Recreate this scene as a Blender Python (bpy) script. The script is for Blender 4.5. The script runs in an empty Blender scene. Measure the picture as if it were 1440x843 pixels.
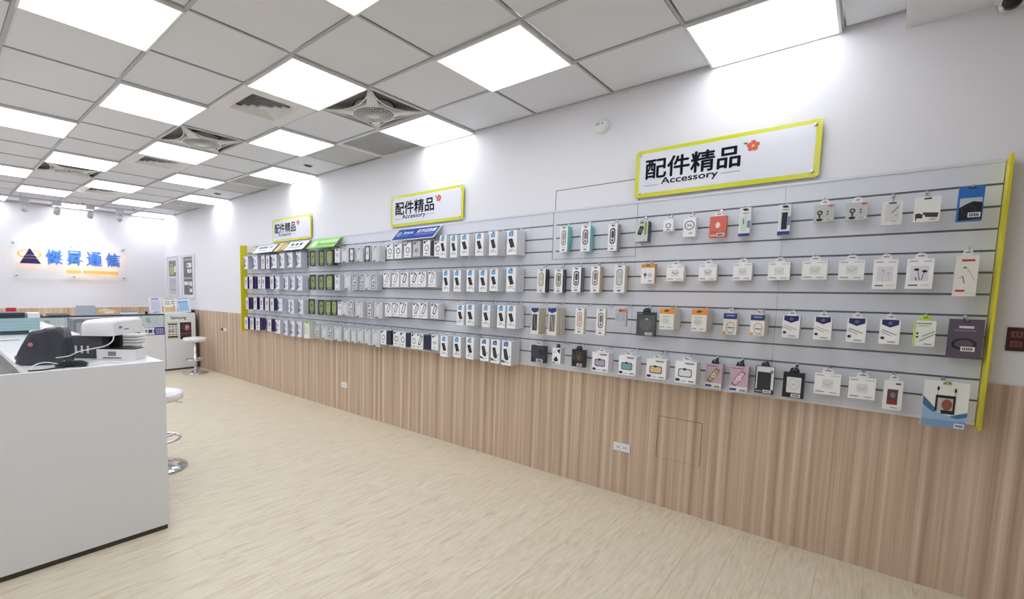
import bpy, math, random
from mathutils import Vector, Matrix
random.seed(7)
SC = bpy.context.scene
COL = SC.collection

# ---------------------------------------------------------------- camera, world, exposure
cam_d = bpy.data.cameras.new('camera')
cam = bpy.data.objects.new('camera', cam_d)
COL.objects.link(cam)
cam_d.sensor_width = 36.0
cam_d.lens = 659.94 / 1440 * 36.0
cam_d.shift_x = (720 - 593.26) / 1440
cam_d.shift_y = (468.40 - 421.5) / 1440
cam_d.clip_start = 0.05
YAW, PIT, ROL = 0.8124, -0.0870, 0.0157
fw = Vector((math.sin(YAW) * math.cos(PIT), math.cos(YAW) * math.cos(PIT), math.sin(PIT)))
rt = fw.cross(Vector((0, 0, 1))).normalized()
up = rt.cross(fw)
r2 = rt * math.cos(ROL) + up * math.sin(ROL)
u2 = up * math.cos(ROL) - rt * math.sin(ROL)
m = Matrix((r2, u2, -fw)).transposed().to_4x4()
m.translation = Vector((-3.3766, 0.0, 1.4295))
cam.matrix_world = m
SC.camera = cam

world = bpy.data.worlds.new('world')
SC.world = world
world.use_nodes = True
world.node_tree.nodes['Background'].inputs[0].default_value = (0.9, 0.95, 1.0, 1)
world.node_tree.nodes['Background'].inputs[1].default_value = 0.05

SC.view_settings.view_transform = 'Standard'
SC.view_settings.look = 'None'
SC.view_settings.gamma = 1.0
SC.view_settings.exposure = 0.06
SC.view_settings.use_curve_mapping = False
PANEL_EMIT = 5.0          # strength of the LED ceiling panels
HC = 2.8354               # ceiling height
YB = 10.45                # back wall
XL = -6.6                 # left wall
YF = -2.6                 # front wall behind the camera
Y0 = 0.198                # first ceiling grid line along the room

# ---------------------------------------------------------------- colour and materials
def lin(c):
    o = []
    for v in c[:3]:
        v /= 255.0
        o.append(v / 12.92 if v <= 0.04045 else ((v + 0.055) / 1.055) ** 2.4)
    return (o[0], o[1], o[2], 1.0)

MATS = {}
def mat(name, col=(200, 200, 200), rough=0.5, metal=0.0, emit=0.0, emcol=None, alpha=1.0, trans=0.0, bump=None, spec=0.5, ior=1.45):
    if name in MATS: return MATS[name]
    mt = bpy.data.materials.new(name); mt.use_nodes = True
    b = mt.node_tree.nodes['Principled BSDF']
    b.inputs['Base Color'].default_value = lin(col)
    b.inputs['Roughness'].default_value = rough
    b.inputs['Metallic'].default_value = metal
    b.inputs['Alpha'].default_value = alpha
    b.inputs['Transmission Weight'].default_value = trans
    b.inputs['Specular IOR Level'].default_value = spec
    b.inputs['IOR'].default_value = ior
    if emit:
        b.inputs['Emission Color'].default_value = lin(emcol or col)
        b.inputs['Emission Strength'].default_value = emit
    if bump:
        nt = mt.node_tree
        tc = nt.nodes.new('ShaderNodeTexCoord'); nz = nt.nodes.new('ShaderNodeTexNoise'); bp = nt.nodes.new('ShaderNodeBump')
        nz.inputs['Scale'].default_value = bump[0]; nz.inputs['Detail'].default_value = 4
        bp.inputs['Strength'].default_value = bump[1]; bp.inputs['Distance'].default_value = 0.002
        nt.links.new(tc.outputs['Object'], nz.inputs['Vector']); nt.links.new(nz.outputs['Fac'], bp.inputs['Height'])
        nt.links.new(bp.outputs['Normal'], b.inputs['Normal'])
    MATS[name] = mt
    return mt

def vc_mat(name, rough, spec=0.5):
    mt = bpy.data.materials.new(name); mt.use_nodes = True
    nt = mt.node_tree; b = nt.nodes['Principled BSDF']
    at = nt.nodes.new('ShaderNodeAttribute'); at.attribute_name = 'Col'
    nt.links.new(at.outputs['Color'], b.inputs['Base Color'])
    b.inputs['Roughness'].default_value = rough
    b.inputs['Specular IOR Level'].default_value = spec
    MATS[name] = mt
    return mt
VC = vc_mat('printed_card', 0.45)
VCG = vc_mat('glossy_film', 0.18)
VCM = vc_mat('matte_print', 0.8, 0.2)

def noise_ramp(name, scale_xyz, stops, nscale=1.0, detail=4, rough=0.45, second=None, bump=0.0, coord='Object', distort=0.0, spec=0.5):
    mt = bpy.data.materials.new(name); mt.use_nodes = True
    nt = mt.node_tree; b = nt.nodes['Principled BSDF']; L = nt.links
    if coord == 'World':
        g = nt.nodes.new('ShaderNodeNewGeometry'); src = g.outputs['Position']
    else:
        g = nt.nodes.new('ShaderNodeTexCoord'); src = g.outputs['Object']
    mp = nt.nodes.new('ShaderNodeMapping'); mp.inputs['Scale'].default_value = scale_xyz
    L.new(src, mp.inputs['Vector'])
    nz = nt.nodes.new('ShaderNodeTexNoise'); nz.inputs['Scale'].default_value = nscale; nz.inputs['Detail'].default_value = detail
    nz.inputs['Distortion'].default_value = distort
    L.new(mp.outputs['Vector'], nz.inputs['Vector'])
    rp = nt.nodes.new('ShaderNodeValToRGB')
    rp.color_ramp.elements[0].position = stops[0][0]; rp.color_ramp.elements[0].color = lin(stops[0][1])
    rp.color_ramp.elements[1].position = stops[-1][0]; rp.color_ramp.elements[1].color = lin(stops[-1][1])
    for p, c in stops[1:-1]:
        e = rp.color_ramp.elements.new(p); e.color = lin(c)
    L.new(nz.outputs['Fac'], rp.inputs['Fac'])
    out = rp.outputs['Color']
    if second:
        sc2, ns2, lo, hi, det2 = second
        mp2 = nt.nodes.new('ShaderNodeMapping'); mp2.inputs['Scale'].default_value = sc2
        L.new(src, mp2.inputs['Vector'])
        n2 = nt.nodes.new('ShaderNodeTexNoise'); n2.inputs['Scale'].default_value = ns2; n2.inputs['Detail'].default_value = det2
        L.new(mp2.outputs['Vector'], n2.inputs['Vector'])
        mr = nt.nodes.new('ShaderNodeMapRange'); mr.inputs['From Min'].default_value = 0.3; mr.inputs['From Max'].default_value = 0.7
        mr.inputs['To Min'].default_value = lo; mr.inputs['To Max'].default_value = hi
        L.new(n2.outputs['Fac'], mr.inputs['Value'])
        mx = nt.nodes.new('ShaderNodeMix'); mx.data_type = 'RGBA'; mx.blend_type = 'MULTIPLY'; mx.inputs['Factor'].default_value = 1.0
        cb = nt.nodes.new('ShaderNodeCombineColor')
        for k in ('Red', 'Green', 'Blue'): L.new(mr.outputs['Result'], cb.inputs[k])
        L.new(out, mx.inputs['A']); L.new(cb.outputs['Color'], mx.inputs['B'])
        out = mx.outputs['Result']
    L.new(out, b.inputs['Base Color'])
    b.inputs['Roughness'].default_value = rough
    b.inputs['Specular IOR Level'].default_value = spec
    MATS[name] = mt
    return mt

mat('wall_paint', (234, 234, 240), 0.7, bump=(180, 0.15))
mat('wall_paint_warm', (226, 219, 208), 0.7, bump=(180, 0.15))
mat('ceiling_tile_board', (232, 234, 240), 0.85, bump=(260, 0.2))
mat('tee_bar', (186, 188, 192), 0.5)
mat('white_laminate', (232, 234, 238), 0.35)
mat('white_gloss', (238, 238, 240), 0.18)
mat('white_plastic', (232, 232, 232), 0.35)
mat('slat_laminate', (220, 223, 232), 0.35)
mat('groove_metal', (120, 122, 126), 0.35, 0.7)
mat('chrome', (215, 215, 218), 0.12, 1.0)
mat('steel', (150, 152, 156), 0.3, 0.9)
mat('black_plastic', (22, 22, 25), 0.35)
mat('dark_gap', (62, 58, 56), 0.8)
mat('dark_cavity', (128, 126, 126), 0.8)
mat('yellow_acrylic', (226, 214, 32), 0.3)
mat('led_diffuser', (255, 255, 255), 0.5, emit=PANEL_EMIT, emcol=(244, 248, 254))
mat('grey_plastic', (128, 130, 134), 0.45)
mat('clear_acrylic', (236, 246, 246), 0.05, alpha=0.22)
mat('smoked_acrylic', (84, 86, 92), 0.15, alpha=0.88)
mat('display_glass', (214, 236, 230), 0.05, alpha=0.25)
mat('toe_kick', (70, 62, 56), 0.6)
noise_ramp('wood_wainscot', (1.0, 26.0, 0.25), [(0.28, (166, 141, 119)), (0.42, (190, 165, 142)), (0.55, (207, 183, 159)), (0.68, (224, 204, 182))],
           nscale=1.0, detail=3, rough=0.5, second=((1, 130, 1.2), 1.0, 0.88, 1.08, 3))
noise_ramp('wood_wainscot_back', (26.0, 1.0, 0.25), [(0.28, (180, 152, 126)), (0.42, (202, 174, 146)), (0.55, (216, 190, 162)), (0.72, (228, 206, 182))],
           nscale=1.0, detail=3, rough=0.5, second=((190, 1, 1.2), 1.0, 0.93, 1.05, 3))
noise_ramp('floor_plank_vinyl', (2.4, 20.0, 1.0), [(0.26, (203, 188, 163)), (0.45, (218, 206, 183)), (0.6, (223, 213, 192)), (0.78, (231, 223, 204))],
           nscale=1.2, detail=10, rough=0.4, second=((4, 70, 1), 1.0, 0.95, 1.035, 9), coord='World', distort=2.6, spec=0.4)

# ---------------------------------------------------------------- mesh builder
class MB:
    def __init__(s): s.v = []; s.f = []; s.c = []; s.m = []; s.sm = []
    def face(s, pts, col=(200, 200, 200), mt='', smooth=False):
        n = len(s.v); s.v += [tuple(p) for p in pts]; s.f.append(tuple(range(n, n + len(pts)))); s.c.append(col); s.m.append(mt); s.sm.append(smooth)
    def grid(s, rows, col, mt='', close=False, smooth=True):
        n = len(s.v); w = len(rows[0])
        for r in rows: s.v += [tuple(p) for p in r]
        for i in range(len(rows) - 1):
            for j in range(w if close else w - 1):
                k = (j + 1) % w
                s.f.append((n + i * w + j, n + i * w + k, n + (i + 1) * w + k, n + (i + 1) * w + j)); s.c.append(col); s.m.append(mt); s.sm.append(smooth)
    def box(s, x0, x1, y0, y1, z0, z1, col=(200, 200, 200), mt='', cols=None):
        P = [(x0, y0, z0), (x1, y0, z0), (x1, y1, z0), (x0, y1, z0), (x0, y0, z1), (x1, y0, z1), (x1, y1, z1), (x0, y1, z1)]
        n = len(s.v); s.v += P
        for k, f in enumerate([(0, 3, 2, 1), (4, 5, 6, 7), (0, 1, 5, 4), (2, 3, 7, 6), (0, 4, 7, 3), (1, 2, 6, 5)]):
            s.f.append(tuple(n + i for i in f)); s.c.append(cols[k] if cols else col); s.m.append(mt); s.sm.append(False)
    def prism(s, poly, z0, z1, col=(200, 200, 200), mt='', axis=2):
        # poly: list of 2D points counter-clockwise; axis: extrusion axis
        def P(a, b, h): return {2: (a, b, h), 1: (a, h, b), 0: (h, a, b)}[axis]
        n = len(poly); lo = [P(a, b, z0) for a, b in poly]; hi = [P(a, b, z1) for a, b in poly]
        s.face(lo[::-1], col, mt); s.face(hi, col, mt)
        for i in range(n):
            j = (i + 1) % n; s.face([lo[i], lo[j], hi[j], hi[i]], col, mt)
    def lathe(s, prof, c=(0, 0, 0), seg=24, col=(200, 200, 200), mt='', axis='z', smooth=True):
        rows = []
        for r, h in prof:
            row = []
            for i in range(seg):
                a = 2 * math.pi * i / seg; x = r * math.cos(a); y = r * math.sin(a)
                p = (x, y, h) if axis == 'z' else ((h, x, y) if axis == 'x' else (x, h, y))
                row.append((c[0] + p[0], c[1] + p[1], c[2] + p[2]))
            rows.append(row)
        s.grid(rows, col, mt, close=True, smooth=smooth)
    def tube(s, path, r, seg=8, col=(200, 200, 200), mt='', closed=False, cap=True):
        pts = [Vector(p) for p in path]; rows = []; n = len(pts); prev = None
        for i, p in enumerate(pts):
            a = pts[(i - 1) % n] if closed or i > 0 else p; b = pts[(i + 1) % n] if closed or i < n - 1 else p
            t = (b - a).normalized()
            ref = prev if prev is not None else (Vector((0, 0, 1)) if abs(t.z) < 0.9 else Vector((1, 0, 0)))
            u = (ref - t * ref.dot(t)).normalized(); prev = u; w = t.cross(u)
            rows.append([tuple(p + u * (r * math.cos(2 * math.pi * k / seg)) + w * (r * math.sin(2 * math.pi * k / seg))) for k in range(seg)])
        if closed: rows.append(rows[0])
        s.grid(rows, col, mt, close=True)
        if cap and not closed:
            s.face(rows[0][::-1], col, mt); s.face(rows[-1], col, mt)
    def add_mesh(s, me, M, col, mt=''):
        n = len(s.v)
        for v in me.vertices: s.v.append(tuple(M @ v.co))
        for p in me.polygons:
            s.f.append(tuple(n + i for i in p.vertices)); s.c.append(col); s.m.append(mt); s.sm.append(False)
    def xf(s, M, start=0):
        for i in range(start, len(s.v)): s.v[i] = tuple(M @ Vector(s.v[i]))
        return s
    def mesh(s, name, material=None):
        me = bpy.data.meshes.new(name); me.from_pydata(s.v, [], s.f)
        names = []
        for k in s.m:
            k = k or (material or 'printed_card')
            if k not in names: names.append(k)
        for k in names: me.materials.append(MATS[k])
        me.polygons.foreach_set('material_index', [names.index(k or (material or 'printed_card')) for k in s.m])
        me.polygons.foreach_set('use_smooth', s.sm)
        at = me.color_attributes.new('Col', 'FLOAT_COLOR', 'CORNER')
        buf = []
        cache = {}
        for f, c in zip(s.f, s.c):
            if c not in cache: cache[c] = lin(c)
            buf += list(cache[c]) * len(f)
        at.data.foreach_set('color', buf)
        me.update()
        return me
    def build(s, name, material=None, parent=None, loc=None, rz=0.0, bevel=None, subsurf=0):
        o = bpy.data.objects.new(name, s.mesh(name, material)); COL.objects.link(o)
        if parent is not None: o.parent = parent
        if loc: o.location = loc
        if rz: o.rotation_euler = (0, 0, rz)
        if bevel:
            b = o.modifiers.new('bevel', 'BEVEL'); b.width = bevel; b.segments = 3; b.limit_method = 'ANGLE'; b.angle_limit = math.radians(40)
            o.data.polygons.foreach_set('use_smooth', [True] * len(o.data.polygons))
            w = o.modifiers.new('wn', 'WEIGHTED_NORMAL'); w.keep_sharp = False
        if subsurf:
            q = o.modifiers.new('sub', 'SUBSURF'); q.levels = subsurf; q.render_levels = subsurf
        return o

def tag(o, label=None, cat=None, group=None, kind=None):
    if label: o['label'] = label
    if cat: o['category'] = cat
    if group: o['group'] = group
    if kind: o['kind'] = kind
    return o
def empty(name, loc=(0, 0, 0), rz=0.0, parent=None):
    o = bpy.data.objects.new(name, None); COL.objects.link(o); o.location = loc; o.rotation_euler = (0, 0, rz)
    o.empty_display_size = 0.05
    if parent is not None: o.parent = parent
    return o
def bx(x0, x1, y0, y1, z0, z1, mt):
    b = MB(); b.box(x0, x1, y0, y1, z0, z1, mt=mt); return b
def copy_tree(o, parent=None):
    c = o.copy(); COL.objects.link(c); c.parent = parent
    for ch in o.children: copy_tree(ch, c)
    return c
ORD = ['first', 'second', 'third', 'fourth', 'fifth', 'sixth', 'seventh', 'eighth', 'ninth', 'tenth', 'eleventh', 'twelfth', 'thirteenth']

def text_mesh(body, size=1.0, bold=0.0, extrude=0.0, align='LEFT', spacing=1.0):
    cu = bpy.data.curves.new('lettering', 'FONT'); cu.body = body; cu.size = size; cu.offset = bold; cu.extrude = extrude
    cu.align_x = align; cu.resolution_u = 3; cu.space_character = spacing; cu.fill_mode = 'BOTH' if extrude else 'FRONT'
    o = bpy.data.objects.new('lettering', cu); COL.objects.link(o)
    dg = bpy.context.evaluated_depsgraph_get(); dg.update()
    me = bpy.data.meshes.new_from_object(o.evaluated_get(dg))
    COL.objects.unlink(o); bpy.data.objects.remove(o)
    return me
def bounds(me):
    xs = [v.co.x for v in me.vertices]; ys = [v.co.y for v in me.vertices]
    return (min(xs), max(xs), min(ys), max(ys)) if xs else (0, 1, 0, 1)
def fit_text(mb, body, O, X, Y, w, h, col, mt='', bold=0.0, extrude=0.0, skew=0.0):
    # lettering stretched into the box whose lower left corner is O, along unit vectors X and Y
    me = text_mesh(body, 1.0, 0.0, extrude)
    x0, x1, y0, y1 = bounds(me)
    X = Vector(X); Y = Vector(Y); Z = X.cross(Y)
    sx = w / (x1 - x0); sy = h / (y1 - y0)
    stamps = [(0.0, 0.0)] + ([(math.cos(math.pi * k / 4), math.sin(math.pi * k / 4)) for k in range(8)] if bold else [])
    for k, (ox, oy) in enumerate(stamps):        # a heavier weight: the strokes repeated around themselves
        n = len(mb.v)
        for v in me.vertices:
            a = (v.co.x - x0 + ox * bold) * sx; b = (v.co.y - y0 + oy * bold) * sy
            p = Vector(O) + X * (a + skew * b) + Y * b + Z * (v.co.z + .00002 * k)
            mb.v.append(tuple(p))
        for p in me.polygons:
            mb.f.append(tuple(n + i for i in p.vertices)); mb.c.append(col); mb.m.append(mt); mb.sm.append(False)

# ---------------------------------------------------------------- room shell
f = bx(XL, 0, YF, YB, -0.12, -0.004, 'toe_kick').build('floor'); tag(f, kind='structure')
PW, PL = 0.18, 1.22
plank_cells = []
r = 0; y = YF
while y < YB - 1e-6:
    off = ((r * 5) % 7) / 7 * PL
    x = -off
    while x > XL - 1e-6:
        xa, xb = max(x - PL, XL), x
        if xb > XL + 0.02: plank_cells.append((xa, xb, y, min(y + PW, YB)))
        x -= PL
    if off > 0.02: plank_cells.append((-off, 0.0, y, min(y + PW, YB)))
    y += PW; r += 1
plank_cells = [c for i, c in enumerate(plank_cells) if c[1] - c[0] > 0.01]
def seen(c):
    mx, my = (c[0] + c[1]) / 2, (c[2] + c[3]) / 2
    if my < 0.15 or (mx < -2.9 and my < 9): return 99
    if mx < -2.6 and my > 2.9: return 50
    return math.hypot(mx + 3.38, my)
plank_cells = sorted(set(plank_cells), key=seen)
pm = {}
for c in plank_cells[:300]:
    key = (round(c[1] - c[0], 3), round(c[3] - c[2], 3))
    if key not in pm:
        g = 0.0004; w, h = key
        b = MB(); b.box(g, w - g, g, h - g, -0.004, 0.0, mt='floor_plank_vinyl'); pm[key] = b.mesh('plank')
    o = bpy.data.objects.new('plank', pm[key]); COL.objects.link(o); o.location = (c[0], c[2], 0); o.parent = f
b = MB()
for c in plank_cells[300:]:
    b.box(c[0] + .0004, c[1] - .0004, c[2] + .0004, c[3] - .0004, -0.004, 0.0, mt='floor_plank_vinyl')
o = b.build('plank_field', parent=f); tag(o, kind='stuff')

WZ = 1.047   # top of the wood wainscot
b = MB(); b.box(0, 0.15, YF - .15, YB + .15, 0, HC, mt='wall_paint'); wr = b.build('wall_right'); tag(wr, kind='structure')
# wood panelling on the right wall, laid around the small access door
hy0, hy1, hz0, hz1 = 0.712, 0.976, 0.334, 0.622
b = MB()
for (ya, yb, za, zb) in ((YF, hy0, 0, WZ), (hy1, YB, 0, WZ), (hy0, hy1, 0, hz0), (hy0, hy1, hz1, WZ)):
    b.box(-0.009, 0.0, ya, yb, za, zb, mt='wood_wainscot')
o = b.build('wood_panelling', parent=wr)
b = MB(); b.box(-0.001, 0.0, hy0, hy1, hz0, hz1, mt='dark_gap'); b.build('access_frame', parent=wr)
b = MB(); b.box(-0.0086, -0.001, hy0 + .003, hy1 - .0025, hz0 + .0015, hz1 - .003, mt='wood_wainscot')
b.build('access_door', parent=wr)
b = MB(); b.box(XL - .15, 0, YB, YB + .15, 0, HC, mt='wall_paint'); wb = b.build('wall_back'); tag(wb, kind='structure')
b = MB(); b.box(XL, -0.009, YB - .009, YB, 0, WZ, mt='wood_wainscot_back'); b.build('wood_panelling', parent=wb)
b = MB(); b.box(XL - .15, XL, YF - .15, YB, 0, HC, mt='wall_paint'); tag(b.build('wall_left'), kind='structure')
b = MB(); b.box(XL, 0, YF - .15, YF, 0, HC, mt='wall_paint_warm'); tag(b.build('wall_front'), kind='structure')

# ceiling: slab, tee bars, tiles
ce = bx(XL - .15, .15, YF - .15, YB + .15, HC + .05, HC + .15, 'dark_cavity').build('ceiling'); tag(ce, kind='structure')
NC = 11
LIGHTS = [(0, 0), (2, 0), (4, 0), (6, 0), (1, 2), (3, 2), (5, 2), (7, 2), (9, 2), (8, 0)]
for r in range(4, 17, 2):
    for c in ((0, 2, 4, 6, 8) if r % 4 == 0 else (1, 3, 5, 7, 9)):
        LIGHTS.append((c, r))
FANS = [(1, 4), (2, 7), (3, 11)]
VENTS = [(2, 5), (2, 9), (2, 13)]
GRILLES = [(0, 5), (0, 9), (0, 13)]
RETURNS = [(0, 6), (0, 10), (0, 14)]
SPRINK = [(0, 7), (0, 11)]
special = set(LIGHTS) | set(FANS) | set(VENTS) | set(GRILLES) | set(RETURNS)
tb = MB(); tb.box(-.6 + .013, -.013, .013, .6 - .013, HC + .0005, HC + .012, mt='ceiling_tile_board'); tme = tb.mesh('ceiling_tile')
te = MB(); te.box(-.6 + .013, -.013, 0.0, .22, HC + .0005, HC + .012, mt='ceiling_tile_board'); tme_end = te.mesh('ceiling_tile')
NR = 17
for c in range(NC):
    for r in range(NR):
        if (c, r) in special: continue
        o = bpy.data.objects.new('ceiling_tile', tme); COL.objects.link(o); o.parent = ce
        o.location = (-.6 * c, Y0 + .6 * r, 0)
    o = bpy.data.objects.new('ceiling_tile', tme_end); COL.objects.link(o); o.parent = ce; o.location = (-.6 * c, -.035, 0)
for c in range(NC + 1):
    x = -.6 * c; w = .011 if 0 < c else .02
    bx(x - w, min(x + w, 0), -.035, YB, HC - .006, HC, 'tee_bar').build('tee_bar', parent=ce)
for r in range(NR + 1):
    yy = Y0 + .6 * r
    if yy > YB: continue
    bx(XL, 0, yy - .007, yy + .007, HC - .0045, HC + .001, 'tee_bar').build('cross_tee', parent=ce)
bx(XL, 0, YB - .02, YB, HC - .006, HC, 'tee_bar').build('wall_angle', parent=ce)
b = MB(); b.box(XL, 0, YF, -.035, 2.754, HC + .04, mt='wall_paint'); tag(b.build('trim_1'), kind='structure')

# LED panels: one thing each
lp = empty('ceiling_light_panel')
b = MB()
for (x0, x1, y0, y1) in ((-.298, .298, -.298, -.285), (-.298, .298, .285, .298), (-.298, -.285, -.285, .285), (.285, .298, -.285, .285)):
    b.box(x0, x1, y0, y1, -.014, .02, mt='white_plastic')
b.build('frame', parent=lp)
bx(-.285, .285, -.285, .285, -.012, .01, 'led_diffuser').build('diffuser', parent=lp)
colname = ['column touching the accessory wall', 'second column from the accessory wall', 'third column from the accessory wall',
           'fourth column from the accessory wall', 'fifth column from the accessory wall', 'sixth column from the accessory wall',
           'seventh column from the accessory wall', 'eighth column from the accessory wall', 'ninth column from the accessory wall', 'tenth column from the accessory wall']
bycol = {}
for c, r in LIGHTS: bycol.setdefault(c, []).append(r)
first = True
for c, r in LIGHTS:
    o = lp if first else copy_tree(lp); first = False
    o.location = (-.6 * c - .3, Y0 + .6 * r + .3, HC - .007)
    k = sorted(bycol[c], reverse=True).index(r)
    pos = 'nearest' if r == min(bycol[c]) and len(bycol[c]) > 1 else ORD[k] + ' from back wall'
    tag(o, 'square white LED panel, %s, %s' % (colname[c], pos), 'ceiling light', 'LED ceiling panels')

# circulation fans
def fan(c, r, label):
    e = empty('ceiling_fan', (-.6 * c - .3, Y0 + .6 * r + .3, HC - .004)); tag(e, label, 'ceiling fan', 'recessed ceiling fans')
    b = MB(); w = .285
    for (x0, x1, y0, y1) in ((-.298, .298, -.298, -w), (-.298, .298, w, .298), (-.298, -w, -w, w), (w, .298, -w, w)):
        b.box(x0, x1, y0, y1, -.006, .012, mt='white_plastic')
    b.build('frame', parent=e)
    b = MB(); b.box(-.285, .285, -.285, .285, .035, .045, mt='dark_cavity')
    for (x0, x1, y0, y1) in ((-.295, .295, -.295, -w), (-.295, .295, w, .295), (-.295, -w, -w, w), (w, .295, -w, w)):
        b.box(x0, x1, y0, y1, .012, .045, mt='dark_cavity')
    b.build('recess', parent=e)
    # shroud: disc that flows out to the corners with curved sides
    N = 120; R = .158
    inner = []; outer = []
    for i in range(N):
        a = 2 * math.pi * i / N
        k = abs(math.cos(2 * (a - math.pi / 4)))       # 1 at the corners
        edge = .284 / max(abs(math.cos(a)), abs(math.sin(a)))
        ro = .172 + (edge - .172) * k ** 22
        inner.append((a, R)); outer.append((a, ro))
    b = MB()
    rows = [[(R * math.cos(a), R * math.sin(a), -.034) for a, _ in inner],
            [((R + .01) * math.cos(a), (R + .01) * math.sin(a), -.033) for a, _ in inner],
            [((R + (ro - R) * .5) * math.cos(a), (R + (ro - R) * .5) * math.sin(a), -.032 + .022 * min(1, (ro - .172) / .2)) for a, ro in outer],
            [(ro * math.cos(a), ro * math.sin(a), -.026 + .022 * min(1, (ro - .172) / .2)) for a, ro in outer],
            [(ro * math.cos(a), ro * math.sin(a), -.008 + .008 * min(1, (ro - .172) / .2)) for a, ro in outer]]
    b.grid(rows, (0, 0, 0), 'white_plastic', close=True)
    b.lathe([(R, -.034), (R - .004, -.03), (R - .004, .03)], seg=48, mt='white_plastic')
    b.build('shroud', parent=e)
    for q in range(4):
        a = math.pi / 2 * q
        b = MB(); pts = []
        for t in range(9):
            s_ = t / 8; px_ = -.25 + .5 * s_; py_ = .262 - .075 * math.sin(math.pi * s_) ** .8
            pts.append((px_ * math.cos(a) - py_ * math.sin(a), px_ * math.sin(a) + py_ * math.cos(a), -.006 - .016 * math.sin(math.pi * s_)))
        b.tube(pts, .006, 6, mt='white_plastic'); b.build('arm', parent=e)
    b = MB()
    for rr in (.04, .065, .09, .115, .14):
        b.tube([(rr * math.cos(2 * math.pi * i / 40), rr * math.sin(2 * math.pi * i / 40), -.034 - .012 * (1 - (rr / .158) ** 2)) for i in range(40)], .0022, 5, mt='white_plastic', closed=True)
    for i in range(36):
        a = 2 * math.pi * i / 36
        b.tube([(.035 * math.cos(a), .035 * math.sin(a), -.046), (.1 * math.cos(a + .1), .1 * math.sin(a + .1), -.041), (R * math.cos(a + .2), R * math.sin(a + .2), -.033)], .0022, 5, mt='white_plastic')
    b.build('grille', parent=e)
    b = MB(); b.lathe([(0, -.052), (.034, -.051), (.04, -.044), (.04, -.03), (0, -.03)], seg=24, mt='white_plastic'); b.build('hub', parent=e)
    b = MB(); b.lathe([(.165, .03), (0, .03)], seg=32, mt='dark_gap')
    for i in range(5):
        a = 2 * math.pi * i / 5
        b.face([(.04 * math.cos(a), .04 * math.sin(a), -.01), (.15 * math.cos(a - .25), .15 * math.sin(a - .25), -.02), (.155 * math.cos(a + .3), .155 * math.sin(a + .3), .0), (.04 * math.cos(a + .6), .04 * math.sin(a + .6), .008)], mt='grey_plastic')
    b.build('fan_blades', parent=e)
fan(1, 4, 'white recessed ceiling fan with round grille, nearest to the accessory wall')
fan(2, 7, 'middle white recessed ceiling fan, partly behind a light panel')
fan(3, 11, 'farthest white recessed ceiling fan, toward the logo wall')

def vent(c, r, label):
    e = empty('air_diffuser', (-.6 * c - .3, Y0 + .6 * r + .3, HC - .004)); tag(e, label, 'air vent', 'square ceiling diffusers')
    b = MB()
    for (x0, x1, y0, y1) in ((-.298, .298, -.298, -.19), (-.298, .298, .19, .298), (-.298, -.19, -.19, .19), (.19, .298, -.19, .19)):
        b.box(x0, x1, y0, y1, -.004, .01, mt='white_plastic')
    b.build('frame', parent=e)
    b = MB(); b.box(-.19, .19, -.19, .19, .035, .045, mt='grey_plastic'); b.build('duct', parent=e)
    for k in range(4):
        ro = .188 - .045 * k; ri = ro - .03
        b = MB()
        for q in range(4):
            a = math.pi / 2 * q
            def P(u_, v_, z_): return (u_ * math.cos(a) - v_ * math.sin(a), u_ * math.sin(a) + v_ * math.cos(a), z_)
            b.face([P(-ro, -ro, .0 - .004), P(ro, -ro, -.004), P(ri, -ri, .022), P(-ri, -ri, .022)], mt='white_plastic')
            b.face([P(-ri, -ri, .0235), P(ri, -ri, .0235), P(ro, -ro, -.0025), P(-ro, -ro, -.0025)], mt='white_plastic')
        b.build('louvre', parent=e)
    bx(-.03, .03, -.03, .03, -.004, .0, 'white_plastic').build('centre_plate', parent=e)
vent(2, 5, 'white square ceiling diffuser with nested louvres beside the nearest fan row')
vent(2, 9, 'middle white square ceiling diffuser with nested louvres')
vent(2, 13, 'farthest small looking square ceiling diffuser near the spotlight track')

for k, (c, r) in enumerate(GRILLES):
    e = empty('return_grille', (-.6 * c - .3, Y0 + .6 * r + .3, HC - .004))
    tag(e, ['white slatted return grille beside the wall, nearest to camera', 'white slatted return grille beside the wall, middle one',
            'white slatted return grille beside the wall, farthest one'][k], 'air vent', 'slatted return grilles')
    b = MB()
    for (x0, x1, y0, y1) in ((-.298, .298, -.298, -.27), (-.298, .298, .27, .298), (-.298, -.27, -.27, .27), (.27, .298, -.27, .27)):
        b.box(x0, x1, y0, y1, -.004, .012, mt='white_plastic')
    b.box(-.27, .27, -.27, .27, .03, .035, mt='white_plastic')
    b.build('frame', parent=e)
    sm = MB(); sm.prism([(-.012, .0), (-.009, -.002), (.014, .016), (.011, .018)], -.27, .27, mt='white_plastic', axis=0); sme = sm.mesh('slat')
    for i in range(18):
        o = bpy.data.objects.new('slat', sme); COL.objects.link(o); o.parent = e; o.location = (0, -.252 + i * .0297, 0)
for k, (c, r) in enumerate(RETURNS):
    e = empty('filter_panel', (-.6 * c - .3, Y0 + .6 * r + .3, HC - .002))
    tag(e, ['plain grey filter panel in ceiling behind the nearest return grille', 'plain grey filter panel in ceiling behind the middle return grille',
            'plain grey filter panel in ceiling behind the farthest return grille'][k], 'ceiling panel')
    mat('filter_grey', (204, 204, 204), .85)
    bx(-.287, .287, -.287, .287, .006, .012, 'filter_grey').build('filter', parent=e)
    b = MB()
    for (x0, x1, y0, y1) in ((-.298, .298, -.298, -.287), (-.298, .298, .287, .298), (-.298, -.287, -.287, .287), (.287, .298, -.287, .287)):
        b.box(x0, x1, y0, y1, -.004, .012, mt='white_plastic')
    b.build('frame', parent=e)
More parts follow.
